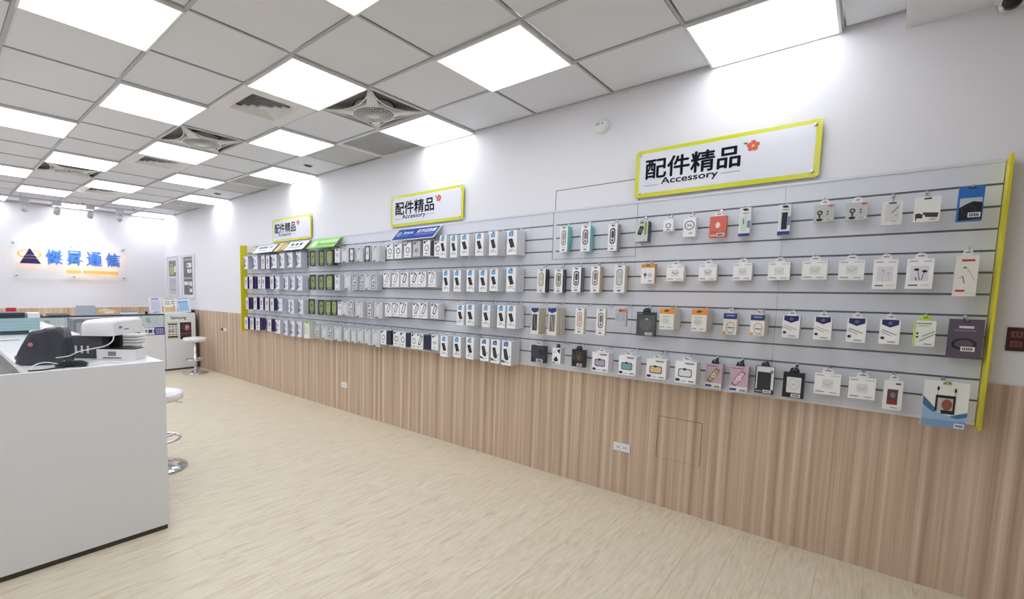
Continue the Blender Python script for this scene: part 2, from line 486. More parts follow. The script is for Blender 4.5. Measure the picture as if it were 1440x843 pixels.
for k, (c, r) in enumerate(SPRINK):
    b = MB(); b.box(-.045, .045, -.02, .02, -.012, .0, mt='grey_plastic'); b.box(-.03, .03, -.012, .012, -.016, -.012, mt='dark_gap')
    o = b.build('ceiling_sensor', loc=(-.6 * c - .33, Y0 + .6 * r + .3, HC + .0005))
    tag(o, ['small dark ceiling sensor box near the wall, nearer one', 'small dark ceiling sensor box near the wall, farther one'][k], 'sensor')
# dark dome of the security camera under the soffit
e = empty('security_camera', (-.05, -.36, 2.754)); tag(e, 'white security camera with black lens under the soffit at top right', 'camera')
b = MB(); b.lathe([(0, 0), (.05, 0), (.05, -.012), (.0, -.012)], seg=24, mt='white_plastic'); b.build('base', parent=e)
b = MB(); b.lathe([(0, -.05), (.034, -.05), (.038, -.03), (.034, -.012)], seg=24, mt='white_plastic'); b.build('body', parent=e)
b = MB(); b.lathe([(0, -.033), (.018, -.032), (.026, -.026), (.031, -.01), (.031, .012), (0, .012)], c=(0, 0, -.03), seg=20, mt='black_plastic', axis='x'); b.xf(Matrix.Translation((-.02, 0, 0))); b.build('lens', parent=e)

# ---------------------------------------------------------------- slatwall
PY0, PY1 = -.402, 6.83
SW = empty('slatwall', (-.01, (PY0 + PY1) / 2, 0)); tag(SW, 'long pale blue grey slatwall with dark grooves between two yellow end panels', 'slatwall')
def swb(mb, name, **k):
    mb.xf(Matrix.Translation((.01, -(PY0 + PY1) / 2, 0))); return mb.build(name, parent=SW, **k)
GZ = [1.955 - .0993 * i for i in range(11)]
b = MB(); b.box(-.0115, -.0096, PY0, PY1, .858, 2.052, mt='groove_metal'); swb(b, 'backing_board')
seams = [PY0, .38, 1.18, 1.986, 3.2, 4.4, 5.6, PY1]
edges = [2.052] + GZ + [.857]
HY0, HY1, HZ0, HZ1 = 1.18, 1.80, 1.695, 2.22     # the wall access hatch
for a, c in zip(seams[:-1], seams[1:]):
    for i in range(12):
        zt = edges[i] - (.005 if i else 0); zb = edges[i + 1] + (.005 if i < 11 else 0)
        b = MB(); b.box(-.02, -.0115, a + .0006, c - .0006, zb, zt, mt='slat_laminate'); swb(b, 'slat')
bt = MB(); bt.box(-.024, -.0096, PY0, PY1, 2.052, 2.066, mt='slat_laminate'); swb(bt, 'top_ledge')
bt = MB(); bt.box(-.021, -.0096, PY0, PY1, .846, .857, mt='white_plastic'); swb(bt, 'bottom_edge')
o = bx(-.1, -.0096, -.414, -.404, .838, 2.07, 'yellow_acrylic').build('end_panel'); tag(o, 'narrow upright yellow end panel at the right end of the slatwall', 'end panel', 'yellow end panels')
o = bx(-.125, -.0096, 6.832, 6.842, .80, 2.078, 'yellow_acrylic').build('end_panel'); tag(o, 'narrow upright yellow end panel at the far left end of the slatwall', 'end panel', 'yellow end panels')
# access hatch outline: thin lines on the wall above, and a hinge edge cut into the slatwall below
b = MB(); b.box(-.0012, -.0001, HY0 + .004, HY1 - .003, 2.07, HZ1 - .004, mt='wall_paint'); b.build('access_hatch', parent=wr)
for (ya, yb, za, zb) in ((HY1 - .003, HY1 + .001, 2.07, HZ1), (HY0, HY0 + .003, 2.07, HZ1), (HY0, HY1, HZ1 - .003, HZ1 + .0005)):
    b = MB(); b.box(-.0018, -.0001, ya, yb, za, zb, mt='dark_gap'); b.build('hatch_gap', parent=wr)
b = MB(); b.box(-.0208, -.0201, HY1 - .026, HY1 - .002, HZ0 + .004, 2.05, mt='slat_laminate'); swb(b, 'hatch_stile')
for (ya, yb, za, zb) in ((HY1 - .002, HY1 + .003, HZ0, 2.052), (HY0 - .001, HY0 + .0015, HZ0, 2.052), (HY0, HY1, HZ0 - .001, HZ0 + .002)):
    b = MB(); b.box(-.0212, -.0201, ya, yb, za, zb, mt='groove_metal'); swb(b, 'hatch_gap')

# ---------------------------------------------------------------- wall signs
WX, WYv, WZv = (0, -1, 0), (0, 0, 1), (-1, 0, 0)      # right, up, out for the right wall
def rrect(cx, cy, w, h, r, n=6):
    p = []
    for (sx, sy, a0) in ((1, 1, 0), (-1, 1, 90), (-1, -1, 180), (1, -1, 270)):
        for i in range(n + 1):
            a = math.radians(a0 + 90 * i / n); p.append((cx + sx * (w / 2 - r) + r * math.cos(a), cy + sy * (h / 2 - r) + r * math.sin(a)))
    return p
def wall_sign(yl, yr, z0, z1, label):
    w = yl - yr; h = z1 - z0
    e = empty('wall_sign', (-.002, (yl + yr) / 2, z0)); tag(e, label, 'sign', 'yellow bordered accessory signs')
    def Q(a, b_, d): return (-d, w / 2 - a, b_)          # a from left, b up, d out
    def plate(poly, d0, d1, col, mt, name):
        b = MB(); n = len(poly); lo = [Q(p[0], p[1], d0) for p in poly]; hi = [Q(p[0], p[1], d1) for p in poly]
        b.face(hi, col, mt); b.face(lo[::-1], col, mt)
        for i in range(n): b.face([lo[i], lo[(i + 1) % n], hi[(i + 1) % n], hi[i]], col, mt)
        return b.build(name, parent=e)
    plate(rrect(w / 2, h / 2, w, h, .018), .018, .022, (214, 216, 42), 'glossy_film', 'border_board')
    plate(rrect(w / 2, h / 2 + .002, w - .052, h - .05, .006), .022, .0226, (226, 228, 238), 'glossy_film', 'white_face')
    b = MB()
    fit_text(b, '配件精品', Q(.065, h * .38, .0232), WX, WYv, .53, .125, (14, 18, 32), 'matte_print', bold=.022)
    fit_text(b, 'Accessory', Q(.165, h * .20, .0232), WX, WYv, .32, .052, (14, 18, 32), 'matte_print', bold=.018)
    b.face([Q(.055, h * .235, .0232), Q(.14, h * .235, .0232), Q(.14, h * .243, .0232), Q(.055, h * .243, .0232)], (60, 70, 84), 'matte_print')
    b.face([Q(.50, h * .285, .0232), Q(.60, h * .285, .0232), Q(.60, h * .293, .0232), Q(.50, h * .293, .0232)], (60, 70, 84), 'matte_print')
    b.build('lettering', parent=e)
    b = MB(); cx, cy = .655, h * .72
    for k in range(5):
        a = 2 * math.pi * k / 5 + .3; ex, ey = cx + .019 * math.cos(a), cy + .019 * math.sin(a)
        b.face([Q(ex + .014 * math.cos(t / 10 * 2 * math.pi), ey + .014 * math.sin(t / 10 * 2 * math.pi), .0232 + .0001 * k) for t in range(10)], (214, 110, 92), 'matte_print')
    b.face([Q(cx + .007 * math.cos(t / 10 * 2 * math.pi), cy + .007 * math.sin(t / 10 * 2 * math.pi), .0239) for t in range(10)], (240, 210, 90), 'matte_print')
    b.face([Q(cx - .05, cy + .02, .0232), Q(cx - .035, cy + .012, .0232), Q(cx - .026, cy + .02, .0232), Q(cx - .038, cy + .028, .0232)], (96, 140, 60), 'matte_print')
    b.build('flower_print', parent=e)
    for (a, c) in ((.03, .03), (.03, h - .03), (w - .03, .03), (w - .03, h - .03)):
        b = MB(); b.lathe([(.0, -.029), (.007, -.0285), (.009, -.025), (.009, .0)], seg=14, mt='chrome', axis='x'); b.xf(Matrix.Translation(Q(a, c, 0))); b.build('standoff_screw', parent=e)
    return e
wall_sign(1.205, .243, 2.085, 2.392, 'nearest yellow bordered accessory sign high on the wall, above the right products')
wall_sign(3.64, 2.69, 2.088, 2.394, 'middle yellow bordered accessory sign above the blue header board')
wall_sign(6.06, 5.106, 2.078, 2.382, 'farthest yellow bordered accessory sign beside the green header board')

# sloping header boards over the hooks
def header(yl, yr, label, bg, deco, edge=(235, 236, 240), zb=1.932, zt=2.055, db=.155, dt=.035):
    e = empty('header_board', (-.02, (yl + yr) / 2, zb)); tag(e, label, 'header board')
    w = yl - yr
    O = Vector((-db + .02, w / 2, 0)); Xd = Vector((0, -1, 0)); Yd = Vector((db - dt, 0, zt - zb)); Hh = Yd.length; Yd.normalize(); N = Xd.cross(Yd)
    def Q(a, b_, d=0): return O + Xd * a + Yd * b_ + N * d
    def slab(a0, a1, b0, b1, d0, d1, col, mb):
        P = [Q(a0, b0, d0), Q(a1, b0, d0), Q(a1, b1, d0), Q(a0, b1, d0), Q(a0, b0, d1), Q(a1, b0, d1), Q(a1, b1, d1), Q(a0, b1, d1)]
        for f_ in ((0, 3, 2, 1), (4, 5, 6, 7), (0, 1, 5, 4), (2, 3, 7, 6), (0, 4, 7, 3), (1, 2, 6, 5)): mb.face([P[i] for i in f_], col)
    b = MB(); slab(0, w, 0, Hh, -.006, 0, edge, b); b.build('board', parent=e)
    b = MB(); slab(.008, w - .008, .006, Hh - .008, 0, .0006, bg, b); b.build('printed_face', parent=e)
    b = MB(); deco(b, Q, w, Hh, Xd, Yd); b.build('lettering', parent=e)
    for yy in (.03, w - .03):
        b = MB(); b.tube([(-.002, w / 2 - yy, .02), (-db + .04, w / 2 - yy, .012)], .003, 6, mt='chrome'); b.build('bracket', parent=e)
def R_(b, Q, a0, b0, a1, b1, col, d=.0012): b.face([Q(a0, b0, d), Q(a1, b0, d), Q(a1, b1, d), Q(a0, b1, d)], col)
def deco_blue(b, Q, w, h, X, Y):
    fit_text(b, 'imos', Q(.115, .085, .0012), X, Y, .13, .042, (190, 214, 250), bold=.03)
    R_(b, Q, .10, .055, .20, .063, (120, 160, 225))
    fit_text(b, '全方位防護', Q(.29, .09, .0012), X, Y, .24, .05, (240, 244, 252), bold=.02, skew=.2)
    R_(b, Q, .28, .062, .53, .070, (150, 150, 225)); R_(b, Q, .30, .046, .48, .052, (120, 110, 190))
    n = 20
    for i in range(n):
        a0, a1 = 2 * math.pi * i / n, 2 * math.pi * (i + 1) / n
        b.face([Q(.06 + r_ * math.cos(a_), .09 + r_ * 1.2 * math.sin(a_), .0012) for r_, a_ in ((.028, a0), (.028, a1), (.02, a1), (.02, a0))], (205, 220, 250))
    R_(b, Q, .05, .085, .07, .10, (205, 220, 250))
header(3.50, 2.93, 'blue sloping header board with white lettering above ring picture boxes', (32, 66, 146), deco_blue)
def deco_green(b, Q, w, h, X, Y):
    R_(b, Q, .05, .03, .15, .13, (205, 240, 215))
    for k in range(7): R_(b, Q, .20 + .05 * k, .09, .235 + .05 * k, .125, (208, 245, 190))
    for k in range(6): R_(b, Q, .20 + .06 * k, .045, .245 + .06 * k, .062, (66, 110, 40))
header(5.02, 4.46, 'lime green sloping header board above the black framed green packs', (138, 205, 92), deco_green, edge=(150, 205, 110))
def deco_w(b, Q, w, h, X, Y):
    R_(b, Q, .0, .0, w * .22, h, (120, 108, 84)); R_(b, Q, w * .04, .03, w * .18, h - .03, (196, 184, 150), .0018)
    for k in range(4): R_(b, Q, w * (.32 + .09 * k), h * .52, w * (.39 + .09 * k), h * .78, (60, 66, 70))
    R_(b, Q, w * .75, h * .5, w * .86, h * .8, (150, 170, 185)); R_(b, Q, w * .4, h * .25, w * .72, h * .32, (120, 125, 128))
header(6.56, 5.86, 'white sloping header board at the far left end of the slatwall', (236, 240, 242), deco_w, edge=(70, 76, 90))
def deco_w2(b, Q, w, h, X, Y):
    R_(b, Q, .0, .0, w * .16, h, (222, 196, 150)); R_(b, Q, w * .16, 0, w * .36, h, (140, 118, 70)); R_(b, Q, w * .2, .03, w * .33, h - .03, (214, 196, 140), .0018)
    for k in range(3): R_(b, Q, w * (.48 + .14 * k), h * .48, w * (.56 + .14 * k), h * .78, (50, 56, 62))
    R_(b, Q, w * .46, h * .25, w * .86, h * .33, (150, 130, 60))
header(5.82, 5.10, 'white and tan sloping header board below the farthest accessory sign', (238, 242, 244), deco_w2, edge=(60, 66, 86))
# row, design, words, y, top z, width, height, front distance, stack depth, count, tab, section, index, total
PRODUCTS = [
 (1, 'strap_teal_grey', 'slim teal box with grey wrist strap in oval window', 1.6761, 1.9289, 0.0614, 0.1868, 0.09, 0.055, 2, 0, '', 0, 0),
 (1, 'strap_teal_dark', 'slim teal box with dark rimmed strap window', 1.5087, 1.9209, 0.069, 0.1824, 0.09, 0.055, 2, 0, '', 0, 0),
 (1, 'strap_black', 'slim grey and white box with black strap window', 1.3136, 1.915, 0.0636, 0.1817, 0.09, 0.052, 1, 0, '', 0, 0),
 (1, 'mouse_black', 'grey box with black gadget picture and green side strip', 1.1229, 1.9177, 0.0789, 0.1331, 0.09, 0.055, 2, 0, '', 0, 0),
 (1, 'ring_small', 'small white box with round grey ring, smallest in top row', 0.9616, 1.9122, 0.0576, 0.0703, 0.09, 0.048, 1, 1, '', 0, 0),
 (1, 'ring_round', 'white box with black circular ring print in top row', 0.839, 1.9103, 0.0694, 0.1127, 0.09, 0.044, 1, 1, '', 0, 0),
 (1, 'coral', 'coral red card box with white oval picture', 0.6866, 1.9086, 0.0856, 0.1252, 0.09, 0.034, 1, 2, '', 0, 0),
 (1, 'charger_light', 'tall white box with navy base and pale cable window', 0.5528, 1.9446, 0.0548, 0.1631, 0.09, 0.055, 1, 0, '', 0, 0),
 (1, 'charger_black', 'tall white box with navy base and black window', 0.3699, 1.9417, 0.0538, 0.166, 0.09, 0.055, 1, 0, '', 0, 0),
 (1, 'earmount', 'grey box with round black mount print, left of its twin', 0.2038, 1.9219, 0.083, 0.0912, 0.09, 0.03, 1, 2, '', 0, 0),
 (1, 'earmount', 'grey box with round black mount print, right of its twin', 0.0765, 1.9183, 0.0811, 0.0888, 0.09, 0.03, 1, 2, '', 0, 0),
 (1, 'cable_white', 'white box with short white cable print in top row', -0.0517, 1.9054, 0.0717, 0.1156, 0.12, 0.03, 1, 0, '', 0, 0),
 (1, 'watch', 'wide white box with black watch strap print', -0.1673, 1.9094, 0.0848, 0.1162, 0.14, 0.03, 1, 0, '', 0, 0),
 (1, 'pouch', 'blue bag with black coiled cable and price label', -0.2984, 1.9361, 0.0749, 0.1534, 0.16, 0.03, 1, 0, '', 0, 0),
 (2, 'strap_bk1', 'slim black sided box with beige strap, first of second row pair', 1.8494, 1.6186, 0.0712, 0.1783, 0.09, 0.055, 2, 0, '', 0, 0),
 (2, 'strap_bk2', 'slim black sided box with green strap, second of the pair', 1.7047, 1.6137, 0.0674, 0.1743, 0.09, 0.054, 2, 0, '', 0, 0),
 (2, 'strap_greybox', 'slim grey sided box with black rimmed strap window', 1.5643, 1.6262, 0.0701, 0.1807, 0.09, 0.055, 3, 0, '', 0, 0),
 (2, 'strap_cream1', 'slim cream sided box with brown strap, upright in second row', 1.4227, 1.6294, 0.0662, 0.184, 0.09, 0.055, 3, 0, '', 0, 0),
 (2, 'strap_cream2', 'slim cream sided box with pale strap, widest in second row', 1.2527, 1.6347, 0.0697, 0.1896, 0.09, 0.055, 3, 0, '', 0, 0),
 (2, 'orange_small', 'small white box with orange top and earbud print', 1.0685, 1.6369, 0.0832, 0.1286, 0.09, 0.042, 1, 0, '', 0, 0),
 (2, 'adapter_bk', 'white square box with thin dark chevron cable print, left one', 0.9048, 1.6225, 0.0993, 0.0983, 0.09, 0.055, 2, 1, '', 0, 0),
 (2, 'adapter_bk', 'white square box with thin dark chevron cable print, right one', 0.7234, 1.623, 0.0946, 0.0981, 0.09, 0.055, 2, 1, '', 0, 0),
 (2, 'adapter_gy', 'white square box with pale grey adapter print, third of white boxes', 0.5459, 1.6252, 0.0929, 0.099, 0.09, 0.055, 2, 1, '', 0, 0),
 (2, 'adapter_gy', 'white square box with pale grey adapter print, fourth of white boxes', 0.3751, 1.625, 0.0982, 0.0976, 0.09, 0.055, 2, 1, '', 0, 0),
 (2, 'adapter_gy', 'white square box with pale adapter print, fifth of white boxes', 0.2193, 1.6244, 0.1029, 0.0972, 0.13, 0.044, 2, 1, '', 0, 0),
 (2, 'adapter_gy', 'white square box with pale adapter print, sixth of white boxes', 0.0748, 1.6238, 0.098, 0.0993, 0.13, 0.044, 2, 1, '', 0, 0),
 (2, 'ear_white', 'upright white box picturing white earphones', -0.0491, 1.6243, 0.0857, 0.1455, 0.12, 0.03, 1, 1, '', 0, 0),
 (2, 'ear_black', 'upright white box picturing black earphones', -0.1665, 1.624, 0.0891, 0.1428, 0.12, 0.03, 1, 1, '', 0, 0),
 (2, 'lanyard_red', 'tall white box with red bands at far right', -0.3125, 1.6338, 0.0703, 0.1857, 0.12, 0.03, 1, 1, '', 0, 0),
 (3, 'ribbed', 'ribbed white box with navy crest, left of two', 1.8302, 1.3224, 0.0675, 0.1993, 0.2, 0.108, 4, 0, '', 0, 0),
 (3, 'ribbed2', 'ribbed white box with navy crest, right of two', 1.6879, 1.3256, 0.0734, 0.2008, 0.2, 0.13, 5, 0, '', 0, 0),
 (3, 'strap_cream3', 'slim cream box with pink strap in third row, left one', 1.4742, 1.333, 0.0629, 0.1822, 0.2, 0.044, 1, 0, '', 0, 0),
 (3, 'strap_cream4', 'slim cream box with brown strap in third row, right one', 1.3224, 1.3335, 0.0623, 0.1813, 0.2, 0.028, 1, 0, '', 0, 0),
 (3, 'orange_tiny', 'small clear box with orange top and grey front', 1.1898, 1.3367, 0.0719, 0.1154, 0.2, 0.028, 1, 0, '', 0, 0),
 (3, 'dark_square', 'dark grey square box with black hang tab and price label', 1.0618, 1.3185, 0.1172, 0.1584, 0.1, 0.03, 1, 3, '', 0, 0),
 (3, 'orange_top', 'white box with orange top band, left one', 0.9065, 1.348, 0.0816, 0.1288, 0.2, 0.16, 3, 0, '', 0, 0),
 (3, 'orange_top', 'white box with orange top band, right one', 0.7274, 1.3504, 0.0791, 0.1315, 0.2, 0.165, 3, 0, '', 0, 0),
 (3, 'navy_arch', 'white box with navy band and arch print, left one', 0.5886, 1.3337, 0.0682, 0.1284, 0.09, 0.055, 2, 1, '', 0, 0),
 (3, 'navy_arch', 'white box with navy band and arch print, right one', 0.4411, 1.3329, 0.0656, 0.1176, 0.185, 0.141, 2, 1, '', 0, 0),
 (3, 'navy_cable', 'white box with navy crest and cables, first of four', 0.2979, 1.3308, 0.0751, 0.1204, 0.13, 0.044, 2, 1, '', 0, 0),
 (3, 'navy_cable', 'white box with navy crest and cables, second of four', 0.1655, 1.3304, 0.072, 0.1198, 0.13, 0.044, 2, 1, '', 0, 0),
 (3, 'navy_cable2', 'white box with navy crest and cables, third of four', 0.0347, 1.3303, 0.0728, 0.1218, 0.13, 0.044, 2, 1, '', 0, 0),
 (3, 'navy_cable2', 'white box with navy crest and cables, fourth of four', -0.0859, 1.3294, 0.0703, 0.1193, 0.13, 0.044, 2, 1, '', 0, 0),
 (3, 'lime_cable', 'white box with lime green edges and crossed cable print', -0.2025, 1.3312, 0.0712, 0.1219, 0.13, 0.03, 1, 4, '', 0, 0),
 (3, 'blister', 'dark plum blister pack with coiled black cable', -0.3337, 1.3429, 0.1069, 0.1786, 0.1, 0.03, 1, 0, '', 0, 0),
 (4, 'pouch_black', 'black patterned square pack with white label, left end of bottom row', 1.8456, 1.0252, 0.1286, 0.1327, 0.1, 0.03, 1, 1, '', 0, 0),
 (4, 'bw_box', 'white box with black blot print in bottom row', 1.6404, 1.0335, 0.0659, 0.118, 0.2, 0.07, 1, 3, '', 0, 0),
 (4, 'camo', 'black camouflage pack with brown picture in bottom row', 1.5167, 1.0244, 0.1024, 0.1263, 0.1, 0.03, 1, 3, '', 0, 0),
 (4, 'case_lilac', 'white box with lilac rounded case picture', 1.3121, 1.0315, 0.1126, 0.1324, 0.2, 0.092, 2, 1, '', 0, 0),
 (4, 'case_teal', 'white box with teal rounded case picture', 1.1304, 1.0278, 0.1109, 0.1289, 0.2, 0.094, 2, 1, '', 0, 0),
 (4, 'case_tan', 'white box with tan rounded case picture', 0.9504, 1.0246, 0.1169, 0.1251, 0.2, 0.084, 2, 1, '', 0, 0),
 (4, 'case_white', 'white box with pale rounded case picture', 0.782, 1.0307, 0.1175, 0.1344, 0.2, 0.09, 2, 1, '', 0, 0),
 (4, 'ring_gold', 'pink and grey case card with gold phone ring picture', 0.6516, 1.0192, 0.0864, 0.1469, 0.1, 0.065, 1, 3, '', 0, 0),
 (4, 'ring_pink', 'pink and grey case card with pink phone ring picture', 0.5224, 1.0199, 0.0898, 0.152, 0.1, 0.065, 1, 3, '', 0, 0),
 (4, 'battery_black', 'black framed pack with dark phone case in window', 0.4006, 1.0347, 0.0862, 0.155, 0.1, 0.03, 1, 5, '', 0, 0),
 (4, 'black_disc', 'black square box with white disc picture', 0.2673, 1.0193, 0.0924, 0.1393, 0.12, 0.03, 1, 3, '', 0, 0),
 (4, 'adapter_gy', 'wide white box with earbud print in bottom row, left one', 0.1273, 1.033, 0.1046, 0.1122, 0.12, 0.03, 1, 1, '', 0, 0),
 (4, 'adapter_gy', 'wide white box with earbud print in bottom row, right one', -0.0067, 1.0279, 0.1002, 0.1081, 0.12, 0.03, 1, 1, '', 0, 0),
 (4, 'case_red', 'upright white box with red phone case picture', -0.1197, 1.0309, 0.0668, 0.146, 0.12, 0.03, 1, 1, '', 0, 0),
 (4, 'waterproof', 'large white and blue box picturing a waterproof phone pouch with straps', -0.2863, 1.0597, 0.1398, 0.2117, 0.2, 0.03, 1, 0, '', 0, 0),
 (1, 'film_blue', '', 2.8045, 1.9382, 0.078, 0.1998, 0.16, 0.125, 6, 0, 'blue', 0, 6),
 (1, 'film_blue', '', 2.6786, 1.9293, 0.0789, 0.1926, 0.16, 0.125, 6, 0, 'blue', 1, 6),
 (1, 'film_blue', '', 2.5573, 1.9313, 0.0932, 0.1842, 0.16, 0.125, 6, 0, 'blue', 2, 6),
 (1, 'film_blue', '', 2.3995, 1.9287, 0.0828, 0.1881, 0.16, 0.125, 6, 0, 'blue', 3, 6),
 (1, 'film_blue', '', 2.2581, 1.9326, 0.0823, 0.1949, 0.16, 0.125, 6, 0, 'blue', 4, 6),
 (1, 'film_blue', '', 2.0829, 1.9289, 0.092, 0.1944, 0.16, 0.125, 6, 0, 'blue', 5, 6),
 (2, 'film_blue', '', 2.7598, 1.627, 0.0794, 0.1911, 0.16, 0.125, 6, 0, 'blue', 0, 6),
 (2, 'film_blue', '', 2.6309, 1.6244, 0.0801, 0.1871, 0.16, 0.125, 6, 0, 'blue', 1, 6),
 (2, 'film_blue', '', 2.4854, 1.6245, 0.082, 0.1856, 0.16, 0.125, 6, 0, 'blue', 2, 6),
 (2, 'film_blue', '', 2.353, 1.6217, 0.082, 0.1844, 0.16, 0.125, 6, 0, 'blue', 3, 6),
 (2, 'film_blue', '', 2.2442, 1.6267, 0.0824, 0.1808, 0.16, 0.125, 6, 0, 'blue', 4, 6),
 (2, 'film_blue', '', 2.0785, 1.6342, 0.0859, 0.1909, 0.16, 0.125, 6, 0, 'blue', 5, 6),
 (3, 'film_blue', '', 2.5864, 1.3218, 0.0794, 0.1769, 0.16, 0.125, 6, 0, 'blue', 0, 5),
 (3, 'film_blue', '', 2.4782, 1.3282, 0.0862, 0.1813, 0.16, 0.125, 6, 0, 'blue', 1, 5),
 (3, 'film_blue', '', 2.3115, 1.3301, 0.0831, 0.1851, 0.16, 0.125, 6, 0, 'blue', 2, 5),
 (3, 'film_blue', '', 2.1608, 1.3318, 0.0771, 0.1845, 0.16, 0.125, 6, 0, 'blue', 3, 5),
 (3, 'film_blue', '', 2.0647, 1.3319, 0.0811, 0.1842, 0.16, 0.125, 6, 0, 'blue', 4, 5),
 (4, 'film_blue', '', 2.7675, 1.0339, 0.0848, 0.1875, 0.16, 0.125, 6, 0, 'blue', 0, 6),
 (4, 'film_blue', '', 2.6163, 1.0391, 0.0847, 0.1844, 0.16, 0.125, 6, 0, 'blue', 1, 6),
 (4, 'film_blue', '', 2.4732, 1.044, 0.0827, 0.1893, 0.16, 0.125, 6, 0, 'blue', 2, 6),
 (4, 'film_blue2', '', 2.3183, 1.0441, 0.0875, 0.1874, 0.16, 0.125, 6, 0, 'blue', 3, 6),
 (4, 'film_blue2', '', 2.2087, 1.044, 0.0877, 0.1941, 0.16, 0.125, 6, 0, 'blue', 4, 6),
 (4, 'film_blue2', '', 2.0999, 1.0443, 0.0911, 0.1991, 0.16, 0.125, 6, 0, 'blue', 5, 6),
 (1, 'circ_0', '', 3.5278, 1.9048, 0.0905, 0.147, 0.14, 0.088, 4, 0, 'circ', 0, 6),
 (1, 'circ_1', '', 3.4085, 1.9026, 0.092, 0.1444, 0.14, 0.088, 4, 0, 'circ', 1, 6),
 (1, 'circ_2', '', 3.2756, 1.9025, 0.0929, 0.1416, 0.14, 0.088, 4, 0, 'circ', 2, 6),
 (1, 'circ_grey', '', 3.1521, 1.9101, 0.0937, 0.145, 0.14, 0.088, 4, 0, 'circ', 3, 6),
 (1, 'circ_3', '', 3.0228, 1.911, 0.09, 0.1451, 0.14, 0.088, 4, 0, 'circ', 4, 6),
 (1, 'circ_2', '', 2.8844, 1.8935, 0.0666, 0.1376, 0.14, 0.088, 4, 0, 'circ', 5, 6),
 (2, 'circ_4', '', 3.572, 1.6222, 0.1018, 0.1461, 0.14, 0.088, 4, 0, 'circ', 0, 6),
 (2, 'circ_4', '', 3.4423, 1.62, 0.1004, 0.1434, 0.14, 0.088, 4, 0, 'circ', 1, 6),
 (2, 'circ_5', '', 3.3151, 1.6178, 0.1035, 0.1407, 0.14, 0.088, 4, 0, 'circ', 2, 6),
 (2, 'circ_5', '', 3.1817, 1.6201, 0.1016, 0.1425, 0.14, 0.088, 4, 0, 'circ', 3, 6),
 (2, 'circ_4', '', 3.0754, 1.6183, 0.0983, 0.1402, 0.14, 0.088, 4, 0, 'circ', 4, 6),
 (2, 'circ_4', '', 2.9483, 1.6189, 0.0945, 0.1404, 0.14, 0.088, 4, 0, 'circ', 5, 6),
 (3, 'circ_6', '', 3.5436, 1.3185, 0.1016, 0.1438, 0.14, 0.088, 4, 0, 'circ', 0, 6),
 (3, 'circ_6', '', 3.4341, 1.3214, 0.0937, 0.1415, 0.14, 0.088, 4, 0, 'circ', 1, 6),
 (3, 'circ_6', '', 3.3246, 1.3275, 0.1021, 0.1503, 0.14, 0.088, 4, 0, 'circ', 2, 6),
 (3, 'circ_6', '', 3.1477, 1.3259, 0.0968, 0.1479, 0.14, 0.088, 4, 0, 'circ', 3, 6),
 (3, 'circ_6', '', 3.047, 1.3286, 0.0918, 0.1487, 0.14, 0.088, 4, 0, 'circ', 4, 6),
 (3, 'circ_5', '', 2.9112, 1.3234, 0.094, 0.1367, 0.14, 0.088, 4, 0, 'circ', 5, 6),
 (4, 'circ_3', '', 3.6157, 1.0301, 0.0893, 0.15, 0.14, 0.088, 4, 0, 'circ', 0, 6),
 (4, 'circ_2', '', 3.42, 1.0319, 0.0891, 0.1508, 0.14, 0.088, 4, 0, 'circ', 1, 6),
 (4, 'circ_3', '', 3.3273, 1.0287, 0.0822, 0.1503, 0.14, 0.088, 4, 0, 'circ', 2, 6),
 (4, 'circ_3', '', 3.1709, 1.0272, 0.0784, 0.1469, 0.14, 0.088, 4, 0, 'circ', 3, 6),
 (4, 'circ_5', '', 3.089, 1.0301, 0.0808, 0.1497, 0.14, 0.088, 4, 0, 'circ', 4, 6),
 (4, 'circ_txt', '', 2.899, 1.0319, 0.0841, 0.1408, 0.14, 0.088, 4, 0, 'circ', 5, 6),
 (1, 'navy_pack', '', 2.9567, 1.901, 0.0381, 0.1348, 0.14, 0.066, 3, 0, 'navy', 0, 0),
 (4, 'navy_pack', '', 3.5297, 1.0276, 0.0726, 0.14, 0.14, 0.066, 3, 0, 'navy', 1, 0),
 (4, 'navy_pack', '', 3.246, 1.0265, 0.0758, 0.1375, 0.14, 0.066, 3, 0, 'navy', 2, 0),
 (4, 'navy_pack', '', 2.9946, 1.0233, 0.0908, 0.1384, 0.14, 0.066, 3, 0, 'navy', 3, 0),
 (1, 'case_g', '', 4.9024, 1.9057, 0.1225, 0.1851, 0.14, 0.066, 3, 0, 'case', 0, 9),
 (1, 'case_g', '', 4.7167, 1.9034, 0.117, 0.1843, 0.14, 0.066, 3, 0, 'case', 1, 9),
 (1, 'case_g2', '', 4.5563, 1.9004, 0.1349, 0.1807, 0.14, 0.066, 3, 0, 'case', 2, 9),
 (1, 'case_w', '', 4.4097, 1.9011, 0.0921, 0.1531, 0.14, 0.066, 3, 0, 'case', 3, 9),
 (1, 'case_c', '', 4.2651, 1.8985, 0.1226, 0.155, 0.14, 0.088, 4, 0, 'case', 4, 9),
 (1, 'case_k', '', 4.1479, 1.8956, 0.0809, 0.1526, 0.14, 0.066, 3, 0, 'case', 5, 9),
 (1, 'case_c', '', 4.0152, 1.8933, 0.1099, 0.1499, 0.14, 0.088, 4, 0, 'case', 6, 9),
 (1, 'case_k', '', 3.8785, 1.9041, 0.0823, 0.1652, 0.14, 0.066, 3, 0, 'case', 7, 9),
 (1, 'case_c', '', 3.7505, 1.897, 0.1135, 0.1623, 0.14, 0.088, 4, 0, 'case', 8, 9),
 (2, 'case_g', '', 4.9017, 1.6172, 0.1291, 0.1816, 0.14, 0.066, 3, 0, 'case', 0, 9),
 (2, 'case_g', '', 4.7271, 1.6148, 0.1238, 0.1778, 0.14, 0.066, 3, 0, 'case', 1, 9),
 (2, 'case_g2', '', 4.5599, 1.6158, 0.1413, 0.1808, 0.14, 0.066, 3, 0, 'case', 2, 9),
